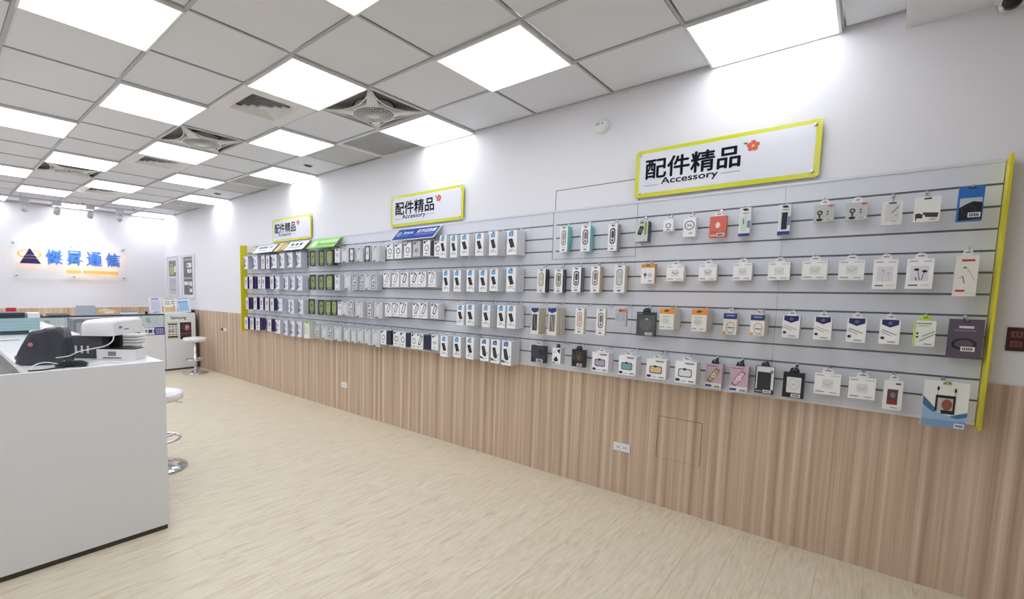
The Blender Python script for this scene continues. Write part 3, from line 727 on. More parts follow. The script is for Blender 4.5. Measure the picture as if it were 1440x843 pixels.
 (2, 'case_w', '', 4.4111, 1.6072, 0.0898, 0.1758, 0.14, 0.066, 3, 0, 'case', 3, 9),
 (2, 'case_c', '', 4.2175, 1.6141, 0.1217, 0.173, 0.14, 0.088, 4, 0, 'case', 4, 9),
 (2, 'case_s', '', 4.095, 1.5983, 0.0877, 0.1562, 0.14, 0.088, 4, 0, 'case', 5, 9),
 (2, 'case_s', '', 3.9645, 1.6043, 0.0847, 0.1611, 0.14, 0.088, 4, 0, 'case', 6, 9),
 (2, 'case_c', '', 3.8725, 1.603, 0.0897, 0.1591, 0.14, 0.088, 4, 0, 'case', 7, 9),
 (2, 'case_s', '', 3.7735, 1.6017, 0.085, 0.16, 0.14, 0.088, 4, 0, 'case', 8, 9),
 (3, 'case_g', '', 4.9274, 1.3221, 0.1461, 0.1839, 0.14, 0.066, 3, 0, 'case', 0, 10),
 (3, 'case_g', '', 4.7286, 1.3179, 0.1244, 0.1795, 0.14, 0.066, 3, 0, 'case', 1, 10),
 (3, 'case_g2', '', 4.5818, 1.3162, 0.1171, 0.1746, 0.14, 0.066, 3, 0, 'case', 2, 10),
 (3, 'case_g2', '', 4.4663, 1.3189, 0.1026, 0.1721, 0.14, 0.066, 3, 0, 'case', 3, 10),
 (3, 'case_w', '', 4.3635, 1.305, 0.0757, 0.1584, 0.14, 0.066, 3, 0, 'case', 4, 10),
 (3, 'case_c', '', 4.2662, 1.3075, 0.1028, 0.1565, 0.14, 0.088, 4, 0, 'case', 5, 10),
 (3, 'case_s', '', 4.1583, 1.3102, 0.0871, 0.1622, 0.14, 0.088, 4, 0, 'case', 6, 10),
 (3, 'case_c', '', 4.0153, 1.3139, 0.1282, 0.1716, 0.14, 0.088, 4, 0, 'case', 7, 10),
 (3, 'case_s', '', 3.8346, 1.3124, 0.0939, 0.1675, 0.14, 0.088, 4, 0, 'case', 8, 10),
 (3, 'case_c', '', 3.7012, 1.3159, 0.1267, 0.1689, 0.14, 0.088, 4, 0, 'case', 9, 10),
 (4, 'case_s', '', 4.8125, 1.0132, 0.0759, 0.1569, 0.14, 0.088, 4, 0, 'case', 0, 9),
 (4, 'case_c', '', 4.6594, 1.0121, 0.1228, 0.1609, 0.14, 0.088, 4, 0, 'case', 1, 9),
 (4, 'case_s', '', 4.5439, 1.0191, 0.0909, 0.167, 0.14, 0.088, 4, 0, 'case', 2, 9),
 (4, 'case_c', '', 4.4046, 1.021, 0.1372, 0.1691, 0.14, 0.088, 4, 0, 'case', 3, 9),
 (4, 'case_c', '', 4.2301, 1.0123, 0.1102, 0.1523, 0.14, 0.088, 4, 0, 'case', 4, 9),
 (4, 'case_c', '', 4.106, 1.0139, 0.0914, 0.1579, 0.14, 0.088, 4, 0, 'case', 5, 9),
 (4, 'case_c', '', 3.9911, 1.0182, 0.0985, 0.1539, 0.14, 0.088, 4, 0, 'case', 6, 9),
 (4, 'case_c', '', 3.8699, 1.02, 0.1048, 0.1669, 0.14, 0.088, 4, 0, 'case', 7, 9),
 (4, 'case_c', '', 3.7355, 1.0229, 0.1263, 0.1759, 0.14, 0.088, 4, 0, 'case', 8, 9),
 (1, 'far_w', '', 6.6214, 1.9104, 0.116, 0.1863, 0.14, 0.088, 4, 0, 'far', 0, 8),
 (1, 'far_w', '', 6.3502, 1.9034, 0.1394, 0.1894, 0.14, 0.088, 4, 0, 'far', 1, 8),
 (1, 'far_p', '', 6.1189, 1.8999, 0.1007, 0.1868, 0.14, 0.088, 4, 0, 'far', 2, 8),
 (1, 'far_p', '', 5.9878, 1.8944, 0.0979, 0.1804, 0.14, 0.088, 4, 0, 'far', 3, 8),
 (1, 'far_w', '', 5.8282, 1.8973, 0.1514, 0.1811, 0.14, 0.088, 4, 0, 'far', 4, 8),
 (1, 'far_w', '', 5.617, 1.9068, 0.1228, 0.1956, 0.14, 0.088, 4, 0, 'far', 5, 8),
 (1, 'far_w', '', 5.419, 1.9071, 0.1175, 0.1912, 0.14, 0.088, 4, 0, 'far', 6, 8),
 (1, 'far_w', '', 5.2181, 1.9032, 0.1155, 0.1922, 0.14, 0.088, 4, 0, 'far', 7, 8),
 (2, 'far_p', '', 6.6275, 1.6096, 0.0897, 0.1734, 0.14, 0.088, 4, 0, 'far', 0, 9),
 (2, 'far_p', '', 6.4772, 1.6142, 0.0957, 0.177, 0.14, 0.088, 4, 0, 'far', 1, 9),
 (2, 'far_p', '', 6.2269, 1.6114, 0.0909, 0.1725, 0.14, 0.088, 4, 0, 'far', 2, 9),
 (2, 'far_p', '', 6.1166, 1.6101, 0.097, 0.1705, 0.14, 0.088, 4, 0, 'far', 3, 9),
 (2, 'far_p', '', 5.8822, 1.6114, 0.0961, 0.1741, 0.14, 0.088, 4, 0, 'far', 4, 9),
 (2, 'far_w', '', 5.7404, 1.6097, 0.1118, 0.1752, 0.14, 0.088, 4, 0, 'far', 5, 9),
 (2, 'far_w', '', 5.5185, 1.6071, 0.0994, 0.1747, 0.14, 0.088, 4, 0, 'far', 6, 9),
 (2, 'far_w', '', 5.3583, 1.6053, 0.0958, 0.1752, 0.14, 0.088, 4, 0, 'far', 7, 9),
 (2, 'far_w', '', 5.1955, 1.6069, 0.1154, 0.1827, 0.14, 0.088, 4, 0, 'far', 8, 9),
 (3, 'far_p', '', 6.6045, 1.3109, 0.0851, 0.1724, 0.14, 0.088, 4, 0, 'far', 0, 9),
 (3, 'far_p', '', 6.3619, 1.3156, 0.0939, 0.1723, 0.14, 0.088, 4, 0, 'far', 1, 9),
 (3, 'far_p', '', 6.1758, 1.3191, 0.0944, 0.1751, 0.14, 0.088, 4, 0, 'far', 2, 9),
 (3, 'far_p', '', 6.0225, 1.3142, 0.0994, 0.1703, 0.14, 0.088, 4, 0, 'far', 3, 9),
 (3, 'far_p', '', 5.8873, 1.313, 0.0927, 0.1679, 0.14, 0.088, 4, 0, 'far', 4, 9),
 (3, 'far_w', '', 5.6798, 1.3134, 0.1108, 0.1699, 0.14, 0.088, 4, 0, 'far', 5, 9),
 (3, 'far_w', '', 5.4547, 1.3107, 0.0527, 0.1676, 0.14, 0.088, 4, 0, 'far', 6, 9),
 (3, 'far_w', '', 5.3766, 1.3124, 0.0828, 0.1846, 0.14, 0.088, 4, 0, 'far', 7, 9),
 (3, 'far_w', '', 5.1711, 1.3132, 0.0988, 0.1821, 0.14, 0.088, 4, 0, 'far', 8, 9),
 (4, 'far_p', '', 6.6444, 1.0167, 0.0997, 0.1724, 0.14, 0.088, 4, 0, 'far', 0, 9),
 (4, 'far_p', '', 6.4709, 1.0188, 0.1051, 0.1716, 0.14, 0.088, 4, 0, 'far', 1, 9),
 (4, 'far_p', '', 6.2927, 1.0234, 0.114, 0.1726, 0.14, 0.088, 4, 0, 'far', 2, 9),
 (4, 'far_p', '', 5.9607, 1.024, 0.1024, 0.1667, 0.14, 0.088, 4, 0, 'far', 3, 9),
 (4, 'far_w', '', 5.7401, 1.0257, 0.1165, 0.1841, 0.14, 0.088, 4, 0, 'far', 4, 9),
 (4, 'far_w', '', 5.5381, 1.0305, 0.0898, 0.1972, 0.14, 0.088, 4, 0, 'far', 5, 9),
 (4, 'far_w', '', 5.3725, 1.0318, 0.0866, 0.201, 0.14, 0.088, 4, 0, 'far', 6, 9),
 (4, 'far_w', '', 5.2096, 1.0351, 0.1034, 0.2009, 0.14, 0.088, 4, 0, 'far', 7, 9),
 (4, 'far_gr', '', 5.0446, 1.0351, 0.122, 0.2061, 0.14, 0.088, 4, 0, 'far', 8, 9),
]
# ---------------------------------------------------------------- hanging goods
WHT = (243, 244, 246); BLK = (24, 24, 28); NVY = (34, 40, 92); GRY = (150, 152, 158); CRM = (214, 196, 168)
def cap(a0=.2, a1=.8, b=.8, col=(120, 122, 128)): return [('r', a0, b, a1, b + .012, col), ('r', a0 + .08, b + .03, a1 - .08, b + .04, col)]
def price(a0=.5, b0=.86, a1=.95, b1=.96):
    w = a1 - a0; return ('price_label', [('r', a0, b0, a1, b1, (240, 240, 240))] + [('r', a0 + w * (.12 + .13 * k), b0 + .025, a0 + w * (.2 + .13 * k), b1 - .025, BLK) for k in range(6)])
def strap(side, rim, inner, fronts=WHT, n=0):
    return dict(side=side, front=fronts, parts=[('window_print', [('o', .2, .14, .8, .74, rim), ('o', .3, .19, .7, .69, (222, 222, 226)), ('o', .38, .24, .66, .52, inner), ('e', .5, .60, .12, .05, inner)]),
            ('logo_print', [('r', .25, .80, .75, .81, GRY), ('r', .32, .835, .68, .842, GRY), ('o', .34, .90, .66, .94, BLK)])])
def adapter(mark, w2=(200, 200, 204)):
    return dict(side=(222, 222, 222), front=(246, 246, 246), parts=[('picture', [('r', .3, .28, .72, .7, (226, 226, 228)), ('l', .33, .42, .5, .56, .03, mark), ('l', .5, .56, .7, .42, .03, mark)]),
            ('caption', [('r', .07, .08, .34, .115, (150, 150, 156)), ('r', .62, .08, .7, .11, GRY), ('r', .74, .08, .82, .11, GRY), ('r', .86, .08, .93, .11, GRY), ('r', .07, .84, .4, .9, (170, 170, 174))]), price(.56, .84, .92, .92)])
def crest(cable, twin=False):
    return dict(side=(226, 224, 222), front=(246, 246, 246), parts=[('crest_print', [('p', [(.08, 0), (.92, 0), (.92, .2), (.5, .32), (.08, .2)], NVY), ('e', .5, .14, .12, .07, (110, 96, 150))]),
            ('picture', [('l', .12, .42, .85, .62, .045, cable), ('l', .05, .5, .6, .66, .03, (90, 90, 96)), ('e', .16, .76, .1, .06, (40, 40, 44))]), price(.36, .86, .86, .95)])
def rcase(col, rim):
    return dict(side=(226, 226, 230), front=(246, 246, 249), parts=[('case_picture', [('q', .16, .34, .80, .72, rim), ('q', .2, .38, .76, .68, col), ('e', .46, .36, .09, .06, rim)]),
            ('caption', [('r', .45, .06, .9, .1, (60, 62, 70)), ('r', .5, .12, .84, .14, GRY), ('o', .04, .80, .26, .93, (48, 50, 92)), ('r', .32, .88, .56, .92, (190, 190, 196))]), price(.64, .84, .94, .95)])
def ringcard(col, rim):
    return dict(side=(206, 192, 200), front=(206, 176, 190), parts=[('card_print', [('r', 0, .78, 1, 1, (236, 236, 240)), ('r', .05, .06, .75, .09, (120, 110, 124)), ('r', .02, .86, .4, .95, (52, 70, 150))]),
            ('case_picture', [('k', .48, .46, .30, .62, 30, rim), ('k', .48, .46, .24, .54, 30, col), ('e', .5, .46, .13, .09, (244, 236, 228)), ('e', .5, .46, .08, .055, col)]), price(.52, .86, .95, .98)])
D = dict(
 strap_teal_grey=strap((120, 200, 204), (150, 146, 146), (176, 160, 150)), strap_teal_dark=strap((120, 200, 204), (96, 92, 98), (120, 118, 124)),
 strap_black=strap((150, 152, 154), (44, 44, 52), (60, 60, 68)), strap_bk1=strap((34, 34, 38), (150, 150, 130), (206, 196, 160)), strap_bk2=strap((34, 34, 38), (120, 120, 96), (110, 118, 84)),
 strap_greybox=strap((118, 120, 126), (58, 58, 66), (70, 70, 78)), strap_cream1=strap((212, 190, 156), (150, 136, 120), (150, 120, 96)), strap_cream2=strap((212, 192, 160), (170, 166, 158), (204, 198, 188)),
 strap_cream3=strap((214, 202, 184), (196, 170, 160), (214, 170, 156)), strap_cream4=strap((214, 202, 184), (150, 138, 126), (128, 112, 98)),
 mouse_black=dict(side=(40, 42, 46), front=(206, 210, 208), parts=[('green_strip', [('r', .72, .04, .9, .66, (120, 176, 56))]), ('picture', [('k', .42, .45, .34, .44, 18, (50, 50, 54)), ('k', .42, .45, .2, .2, 18, (96, 96, 100))]), price(.62, .86, .9, .95)]),
 ring_small=dict(side=(224, 224, 226), front=WHT, parts=[('picture', [('n', .5, .52, .28, .22, .09, (120, 120, 124)), ('r', .3, .84, .7, .9, BLK)])]),
 ring_round=dict(side=(224, 224, 226), front=WHT, parts=[('picture', [('n', .5, .38, .4, .25, .06, (40, 40, 44)), ('l', .3, .3, .7, .46, .05, (70, 70, 76)), ('l', .3, .46, .66, .32, .05, (120, 120, 124))]), price(.45, .76, .8, .86)]),
 coral=dict(side=(200, 110, 100), front=(222, 106, 92), parts=[('picture', [('e', .5, .42, .15, .15, (240, 214, 196)), ('e', .5, .42, .1, .1, (236, 236, 236))]), ('caption', [('r', .1, .72, .5, .76, (180, 70, 62)), ('r', .08, .88, .4, .92, (246, 226, 220))]), price(.45, .8, .92, .96)]),
 charger_light=dict(side=(226, 226, 230), front=(234, 236, 238), parts=[('blue_base', [('r', 0, .9, 1, 1, (36, 56, 140))]), ('window_print', [('o', .16, .3, .72, .84, (206, 224, 208)), ('l', .4, .4, .4, .58, .08, (70, 70, 74)), ('o', .74, .46, .98, .72, (110, 130, 190))]), ('caption', [('r', .35, .08, .8, .11, BLK), ('r', .3, .18, .85, .21, GRY)])]),
 charger_black=dict(side=(226, 226, 230), front=(234, 236, 238), parts=[('blue_base', [('r', 0, .88, 1, 1, (36, 56, 140))]), ('window_print', [('r', .28, .26, .76, .82, (22, 26, 36)), ('o', .8, .4, .98, .7, (120, 128, 190))]), ('caption', [('r', .35, .08, .8, .11, BLK), ('r', .3, .16, .85, .19, GRY)])]),
 earmount=dict(side=(196, 198, 198), front=(196, 198, 196), parts=[('picture', [('e', .3, .46, .14, .14, (40, 40, 44)), ('e', .3, .46, .07, .07, (180, 180, 180)), ('l', .3, .58, .3, .76, .08, (40, 40, 44)), ('e', .3, .86, .16, .08, (34, 34, 38))]), ('caption', [('o', .7, .05, .95, .16, (214, 100, 90)), ('e', .68, .42, .05, .04, (50, 50, 54)), ('e', .68, .56, .05, .04, (50, 50, 54))]), price(.56, .8, .9, .92)]),
 cable_white=dict(side=(220, 220, 220), front=(232, 232, 232), parts=[('picture', [('r', .18, .12, .86, .84, (218, 218, 218)), ('l', .5, .5, .8, .24, .09, (160, 160, 162)), ('l', .62, .62, .78, .58, .03, (120, 120, 120))]), ('caption', [('r', .3, .06, .7, .09, (90, 90, 94))]), price(.4, .8, .84, .88)]),
 watch=dict(side=(222, 222, 222), front=(236, 235, 232), parts=[('picture', [('p', [(.35, .62), (.95, .66), (.92, .84), (.4, .8)], (66, 52, 54)), ('p', [(.06, .68), (.2, .64), (.38, .72), (.34, .86), (.14, .84), (.1, .98)], (60, 46, 46)), ('e', .4, .77, .05, .05, (236, 236, 236))]), price(.58, .86, .9, .95)]),
 pouch=dict(side=(44, 92, 176), front=(44, 112, 190), parts=[('sky_print', [('r', .06, .34, .94, .6, (186, 196, 210))]), ('cable_print', [('p', [(.04, .62), (.3, .52), (.6, .44), (.94, .48), (.97, .94), (.06, .98)], (22, 24, 34)), ('n', .45, .7, .3, .14, .03, (60, 62, 74))]), price(.42, .76, .92, .9)]),
 orange_small=dict(side=(214, 152, 84), front=WHT, parts=[('orange_band', [('r', 0, 0, 1, .2, (226, 150, 70))]), ('picture', [('e', .3, .55, .12, .09, (110, 110, 116)), ('l', .3, .6, .3, .74, .05, (120, 120, 126)), ('e', .66, .58, .17, .12, (206, 206, 210))]), price(.5, .82, .9, .92)]),
 adapter_bk=adapter((60, 60, 66)), adapter_gy=adapter((186, 190, 186)),
 ear_white=dict(side=(222, 222, 222), front=(246, 246, 246), parts=[('picture', [('r', .16, .24, .82, .74, (224, 224, 230)), ('e', .42, .38, .06, .04, (196, 196, 206)), ('e', .64, .46, .06, .04, (196, 196, 206)), ('l', .44, .4, .4, .72, .02, (200, 200, 208)), ('l', .64, .5, .7, .7, .02, (200, 200, 208))]), ('caption', [('r', .1, .07, .4, .1, (196, 130, 130)), ('r', .6, .08, .9, .1, GRY), ('r', .12, .86, .46, .9, (90, 92, 98))]), price(.56, .84, .92, .9)]),
 ear_black=dict(side=(222, 222, 222), front=(246, 246, 246), parts=[('picture', [('r', .16, .24, .82, .74, (222, 222, 230)), ('e', .38, .36, .1, .04, BLK), ('e', .68, .42, .1, .04, BLK), ('l', .42, .38, .52, .72, .025, BLK), ('l', .66, .44, .58, .72, .025, BLK), ('l', .36, .62, .4, .72, .04, BLK)]), ('caption', [('r', .1, .07, .4, .1, (196, 130, 130)), ('r', .6, .08, .9, .1, GRY), ('r', .12, .86, .46, .9, (60, 62, 68))]), price(.56, .84, .92, .9)]),
 lanyard_red=dict(side=(220, 216, 210), front=(234, 231, 224), parts=[('red_band', [('r', .26, .1, .82, .15, (196, 40, 48)), ('r', .1, .84, .5, .89, (204, 50, 56))]), ('picture', [('e', .42, .3, .08, .02, (60, 130, 70)), ('l', .5, .3, .9, .62, .02, (150, 150, 156)), ('l', .34, .5, .46, .68, .04, (90, 90, 96)), ('l', .2, .56, .42, .5, .02, (120, 120, 126))]), price(.5, .89, .86, .95)]),
 ribbed=dict(side=(222, 214, 196), front=(234, 232, 224), rib=(196, 178, 150), parts=[('crest_print', [('p', [(.05, 0), (.95, 0), (.95, .12), (.5, .19), (.05, .12)], (44, 52, 140))]), ('picture', [('r', .22, .24, .82, .86, (60, 64, 66)), ('l', .42, .3, .62, .8, .08, (130, 134, 130)), ('r', .04, .2, .1, .7, (80, 80, 84))])]),
 ribbed2=dict(side=(220, 212, 198), front=(234, 232, 226), rib=(150, 138, 120), parts=[('crest_print', [('p', [(.05, 0), (.95, 0), (.95, .12), (.5, .19), (.05, .12)], (44, 52, 140))]), ('picture', [('r', .26, .24, .84, .86, (120, 118, 110)), ('l', .42, .3, .66, .8, .08, (180, 174, 160)), ('r', .04, .2, .1, .8, (60, 60, 64))])]),
 orange_tiny=dict(side=(196, 200, 214), front=(196, 200, 208), parts=[('orange_band', [('r', .3, 0, 1, .2, (226, 130, 84))]), ('picture', [('r', .1, .25, .9, .7, (172, 180, 192)), ('l', .5, .25, .5, .7, .02, (230, 234, 240))]), price(.4, .84, .84, .94)]),
 dark_square=dict(side=(70, 72, 76), front=(86, 88, 90), parts=[('picture', [('r', 0, 0, 1, .12, (52, 54, 58)), ('r', .05, .05, .3, .08, (170, 170, 170)), ('e', .5, .5, .34, .26, (104, 106, 108)), ('e', .56, .28, .06, .04, (190, 190, 190))]), price(.5, .84, .86, .95)]),
 orange_top=dict(side=(224, 220, 210), front=(236, 234, 228), rib=(190, 188, 180), top=(236, 150, 40), parts=[('orange_band', [('r', 0, 0, 1, .24, (240, 154, 40)), ('r', .3, .1, .6, .14, (120, 70, 20))]), ('picture', [('e', .42, .58, .28, .14, (206, 212, 200)), ('r', .2, .36, .7, .385, (160, 160, 160)), ('r', .08, .86, .36, .9, (150, 150, 150))]), price(.52, .84, .9, .92)]),
 navy_arch=dict(side=(228, 220, 204), front=(238, 238, 236), top=(130, 60, 60), parts=[('navy_band', [('r', 0, .02, 1, .28, (50, 62, 130)), ('r', .2, .1, .8, .15, (170, 180, 220))]), ('picture', [('n', .55, .66, .34, .26, .05, (206, 176, 120)), ('r', .34, .66, .8, .7, (80, 70, 60)), ('r', 0, .86, .24, 1, (236, 170, 80))]), price(.36, .86, .84, .95)]),
 navy_cable=crest((180, 178, 176)), navy_cable2=crest((120, 92, 80)),
 lime_cable=dict(side=(196, 222, 60), front=(238, 240, 232), top=(190, 224, 40), parts=[('caption', [('r', .1, .1, .8, .13, (80, 84, 60)), ('r', .2, .2, .7, .22, GRY), ('r', .02, 0, .08, 1, (200, 226, 60))]), ('picture', [('l', .4, .62, .95, .4, .035, (60, 60, 64)), ('l', .3, .8, .95, .52, .035, (110, 110, 114)), ('e', .18, .5, .06, .04, (60, 62, 66)), ('e', .18, .64, .06, .04, (60, 62, 66))]), price(.46, .86, .9, .95)]),
 blister=dict(side=(78, 66, 80), front=(92, 80, 96), parts=[('caption', [('r', .3, .17, .72, .23, (220, 214, 226)), ('r', .16, .28, .8, .3, (150, 140, 158))]), ('cable_print', [('n', .48, .64, .36, .16, .1, (20, 20, 24)), ('n', .48, .62, .3, .13, .02, (70, 70, 78))]), price(.4, .7, .8, .82)]),
 pouch_black=dict(side=(40, 40, 46), front=(48, 48, 56), parts=[('pattern_print', [('p', [(.06, .1), (.9, .04), (.94, .7), (.4, .8), (.1, .7)], (64, 64, 76)), ('p', [(.5, .2), (.9, .3), (.8, .6), (.6, .5)], (34, 34, 40))]), price(.36, .78, .82, .98)]),
 bw_box=dict(side=(222, 222, 226), front=WHT, parts=[('picture', [('p', [(.6, .12), (.95, .05), (.9, .36), (.62, .2)], BLK), ('p', [(.2, .7), (.5, .5), (.72, .72), (.7, .84), (.24, .84)], BLK), ('r', .05, .9, .4, .96, BLK), ('r', .1, .25, .5, .29, GRY)]), price(.55, .9, .9, .97)]),
 camo=dict(side=(30, 32, 34), front=(40, 44, 46), parts=[('picture', [('p', [(.3, .1), (.7, .1), (.84, .6), (.5, .74), (.16, .6)], (64, 66, 52)), ('p', [(.4, .3), (.64, .34), (.6, .62), (.42, .56)], (120, 92, 60)), ('r', .04, .2, .2, .6, (66, 72, 80))]), price(.4, .8, .8, .96)]),
 case_lilac=rcase((176, 166, 190), (58, 58, 76)), case_teal=rcase((120, 174, 176), (44, 60, 70)), case_tan=rcase((224, 190, 146), (60, 56, 60)), case_white=rcase((224, 228, 232), (60, 62, 76)),
 ring_gold=ringcard((196, 176, 130), (84, 74, 66)), ring_pink=ringcard((226, 190, 204), (130, 60, 84)),
 battery_black=dict(side=(40, 42, 48), front=(226, 228, 236), parts=[('window_print', [('r', 0, .84, 1, 1, (44, 44, 58)), ('r', .0, 0, .05, 1, (44, 44, 54)), ('r', .12, .2, .86, .84, (34, 34, 38)), ('r', .18, .24, .8, .8, (48, 46, 46)), ('e', .88, .18, .09, .06, (120, 130, 120)), ('r', .05, .9, .4, .94, (170, 170, 180))]), price(.46, .86, .9, .97)]),
 black_disc=dict(side=(26, 26, 32), front=(28, 28, 34), parts=[('window_print', [('r', .18, .18, .86, .8, (226, 226, 226)), ('n', .52, .46, .28, .22, .015, (150, 150, 156)), ('n', .52, .46, .2, .15, .01, (180, 180, 186)), ('r', .44, .45, .6, .47, (60, 60, 64))]), price(.42, .84, .86, .97)]),
 case_red=dict(side=(222, 218, 214), front=(238, 236, 232), parts=[('picture', [('r', .2, .3, .76, .82, (96, 60, 60)), ('r', .26, .68, .7, .8, (150, 46, 50)), ('e', .5, .5, .14, .1, (120, 130, 140)), ('r', .6, .08, .86, .13, (60, 60, 64))]), price(.36, .88, .84, .96)]),
 waterproof=dict(side=(196, 206, 220), front=(236, 236, 230), parts=[('water_print', [('p', [(0, .5), (.28, .66), (.6, .74), (1, .62), (1, 1), (0, 1)], (150, 184, 214)), ('p', [(0, .34), (.14, .46), (.3, .6), (.28, .7), (.1, .6), (0, .52)], (70, 110, 150)), ('p', [(.62, .76), (.82, .68), (1, .64), (1, .72), (.8, .78)], (70, 112, 160)), ('p', [(0, .84), (1, .84), (1, 1), (0, 1)], (126, 160, 196))]),
      ('pouch_picture', [('r', .28, .3, .72, .36, (22, 22, 26)), ('r', .28, .36, .33, .66, (22, 22, 26)), ('r', .67, .36, .72, .7, (22, 22, 26)), ('r', .33, .36, .67, .66, (190, 186, 180)), ('e', .54, .5, .12, .12, (150, 84, 66)), ('r', .42, .62, .68, .7, (34, 30, 40)), ('e', .32, .16, .025, .05, (20, 20, 24)), ('e', .7, .18, .025, .05, (20, 20, 24)), ('l', .32, .18, .31, .3, .012, (150, 150, 150)), ('l', .7, .2, .69, .3, .012, (150, 150, 150))]), ('lime_clip', [('r', .44, .0, .6, .05, (190, 200, 60)), ('r', .46, .01, .58, .03, (60, 66, 40))]), price(.74, .88, .96, .98)]),
 film_blue=dict(side=(230, 231, 236), front=(246, 247, 250), rib=(204, 206, 212), parts=[('blue_square', [('r', .2, .08, .66, .25, (86, 160, 224)), ('r', .34, .13, .52, .2, (150, 200, 240))]), ('phone_picture', [('p', [(.16, .36), (.56, .33), (.82, .68), (.42, .72)], (26, 26, 32)), ('l', .42, .4, .62, .66, .03, (90, 70, 80))]), ('caption', [('r', .26, .78, .72, .8, (120, 124, 130)), ('r', .2, .84, .6, .86, (90, 94, 100)), ('e', .82, .86, .06, .02, (70, 80, 90))])]),
 film_blue2=dict(side=(230, 231, 236), front=(246, 247, 250), rib=(204, 206, 212), parts=[('blue_square', [('r', .2, .06, .66, .22, (70, 110, 176)), ('r', .34, .11, .52, .17, (140, 170, 220))]), ('phone_picture', [('p', [(.18, .34), (.5, .32), (.76, .74), (.5, .8), (.3, .7)], (26, 28, 32)), ('l', .34, .38, .54, .7, .04, (120, 124, 128)), ('p', [(.0, .78), (.4, .84), (.3, .9), (0, .88)], (60, 90, 130))]), ('caption', [('r', .3, .87, .76, .89, (120, 124, 130)), ('e', .84, .62, .06, .02, (60, 66, 70))])]),
 navy_pack=dict(side=(30, 32, 62), front=(32, 34, 66), parts=[]),
 far_w=dict(side=(206, 208, 222), front=(232, 233, 240), rib=(180, 182, 204), parts=[('wave_print', [('p', [(0, .15), (.3, .2), (.2, .5), (.4, .8), (0, .95)], (96, 100, 140)), ('e', .5, .4, .22, .14, (186, 190, 212)), ('r', .4, .7, .8, .74, (140, 142, 160))])]),
 far_p=dict(side=(58, 44, 104), front=(232, 230, 238), parts=[('strip_print', [('o', .2, .2, .7, .7, (186, 176, 180)), ('r', .3, .78, .7, .84, (90, 80, 110)), ('e', .5, .4, .16, .12, (150, 120, 130))])]),
 far_gr=dict(side=(222, 226, 214), front=(232, 234, 226), top=(150, 214, 80), parts=[('strip_print', [('r', 0, 0, 1, .08, (150, 214, 80)), ('r', .1, .2, .24, .8, (170, 180, 160)), ('r', .4, .3, .8, .7, (214, 218, 206))])]),
)
for k, (rim, inn) in {'0': ((150, 90, 92), WHT), '1': ((40, 42, 50), WHT), '2': ((96, 92, 96), WHT), '3': ((130, 134, 146), WHT)}.items():
    D['circ_' + k] = dict(side=(226, 228, 232), front=(244, 245, 248), parts=[('corner_logo', [('r', .08, .06, .34, .2, (40, 44, 60))]), ('ring_picture', [('n', .52, .5, .3, .2, .09, rim)]), ('caption', [('r', .3, .82, .7, .86, (60, 62, 70))])])
for k, rim in {'4': (160, 164, 160), '5': (50, 52, 58), '6': (120, 126, 140)}.items():
    D['circ_' + k] = dict(side=(226, 228, 232), front=(245, 246, 249), parts=[('corner_logo', [('r', .08, .04, .3, .16, (62, 70, 124))]), ('oval_picture', [('s', .56, .42, .2, .34, 22, rim), ('s', .56, .42, .12, .26, 22, (226, 228, 232))]), ('caption', [('r', .12, .84, .44, .88, (60, 62, 70)), ('r', .6, .82, .85, .85, GRY)])])
D['circ_grey'] = dict(side=(180, 182, 188), front=(196, 198, 204), parts=[('corner_logo', [('r', .08, .06, .36, .2, (60, 62, 70))]), ('picture', [('e', .5, .6, .3, .16, (160, 162, 170)), ('e', .4, .62, .08, .05, (90, 92, 100))])])
D['circ_txt'] = dict(side=(226, 228, 232), front=(244, 245, 248), parts=[('corner_logo', [('r', .1, .06, .36, .18, (60, 62, 80))]), ('caption', [('r', .2, .46, .8, .5, (96, 100, 140)), ('r', .3, .56, .7, .6, (120, 124, 150)), ('r', .4, .84, .6, .88, BLK)])])
D['case_g'] = dict(side=(206, 208, 210), front=(24, 26, 30), parts=[('green_window', [('q', .22, .12, .82, .84, (132, 150, 84)), ('e', .52, .4, .1, .1, (60, 70, 40)), ('r', .3, .88, .7, .92, (180, 186, 160))])])
D['case_g2'] = dict(side=(70, 74, 66), front=(28, 30, 32), parts=[('green_window', [('q', .12, .1, .84, .86, (150, 164, 104)), ('e', .5, .3, .12, .06, (110, 124, 70)), ('r', .24, .9, .8, .94, (190, 196, 170))])])
D['case_w'] = dict(side=(220, 222, 226), front=(226, 227, 231), parts=[('picture', [('e', .5, .45, .26, .13, (196, 198, 204)), ('n', .5, .45, .26, .13, .05, (130, 132, 140)), ('r', .3, .08, .8, .16, (120, 122, 130)), ('r', .3, .88, .6, .92, BLK)])])
D['case_c'] = dict(side=(214, 216, 222), front=(205, 207, 213), rib=(168, 170, 178), parts=[('case_window', [('q', .14, .1, .8, .86, (188, 190, 197)), ('q', .2, .14, .74, .82, (212, 214, 219)), ('e', .34, .2, .08, .04, (150, 152, 160))]), ('tag_print', [('r', .14, .92, .5, .98, (40, 42, 46))])])
D['case_k'] = dict(side=(214, 216, 222), front=(40, 42, 48), parts=[('case_window', [('q', .2, .08, .82, .86, (224, 226, 230)), ('e', .5, .45, .2, .1, (180, 182, 188)), ('r', .3, .92, .7, .96, (200, 200, 204))])])
D['case_s'] = dict(side=(212, 214, 220), front=(206, 208, 214), rib=(168, 170, 178), parts=[('case_window', [('q', .12, .06, .84, .92, (60, 64, 72)), ('q', .2, .1, .76, .88, (214, 216, 220)), ('e', .36, .24, .12, .06, (90, 92, 100)), ('e', .52, .5, .16, .08, (110, 114, 124)), ('e', .44, .72, .16, .07, (96, 100, 110))])])

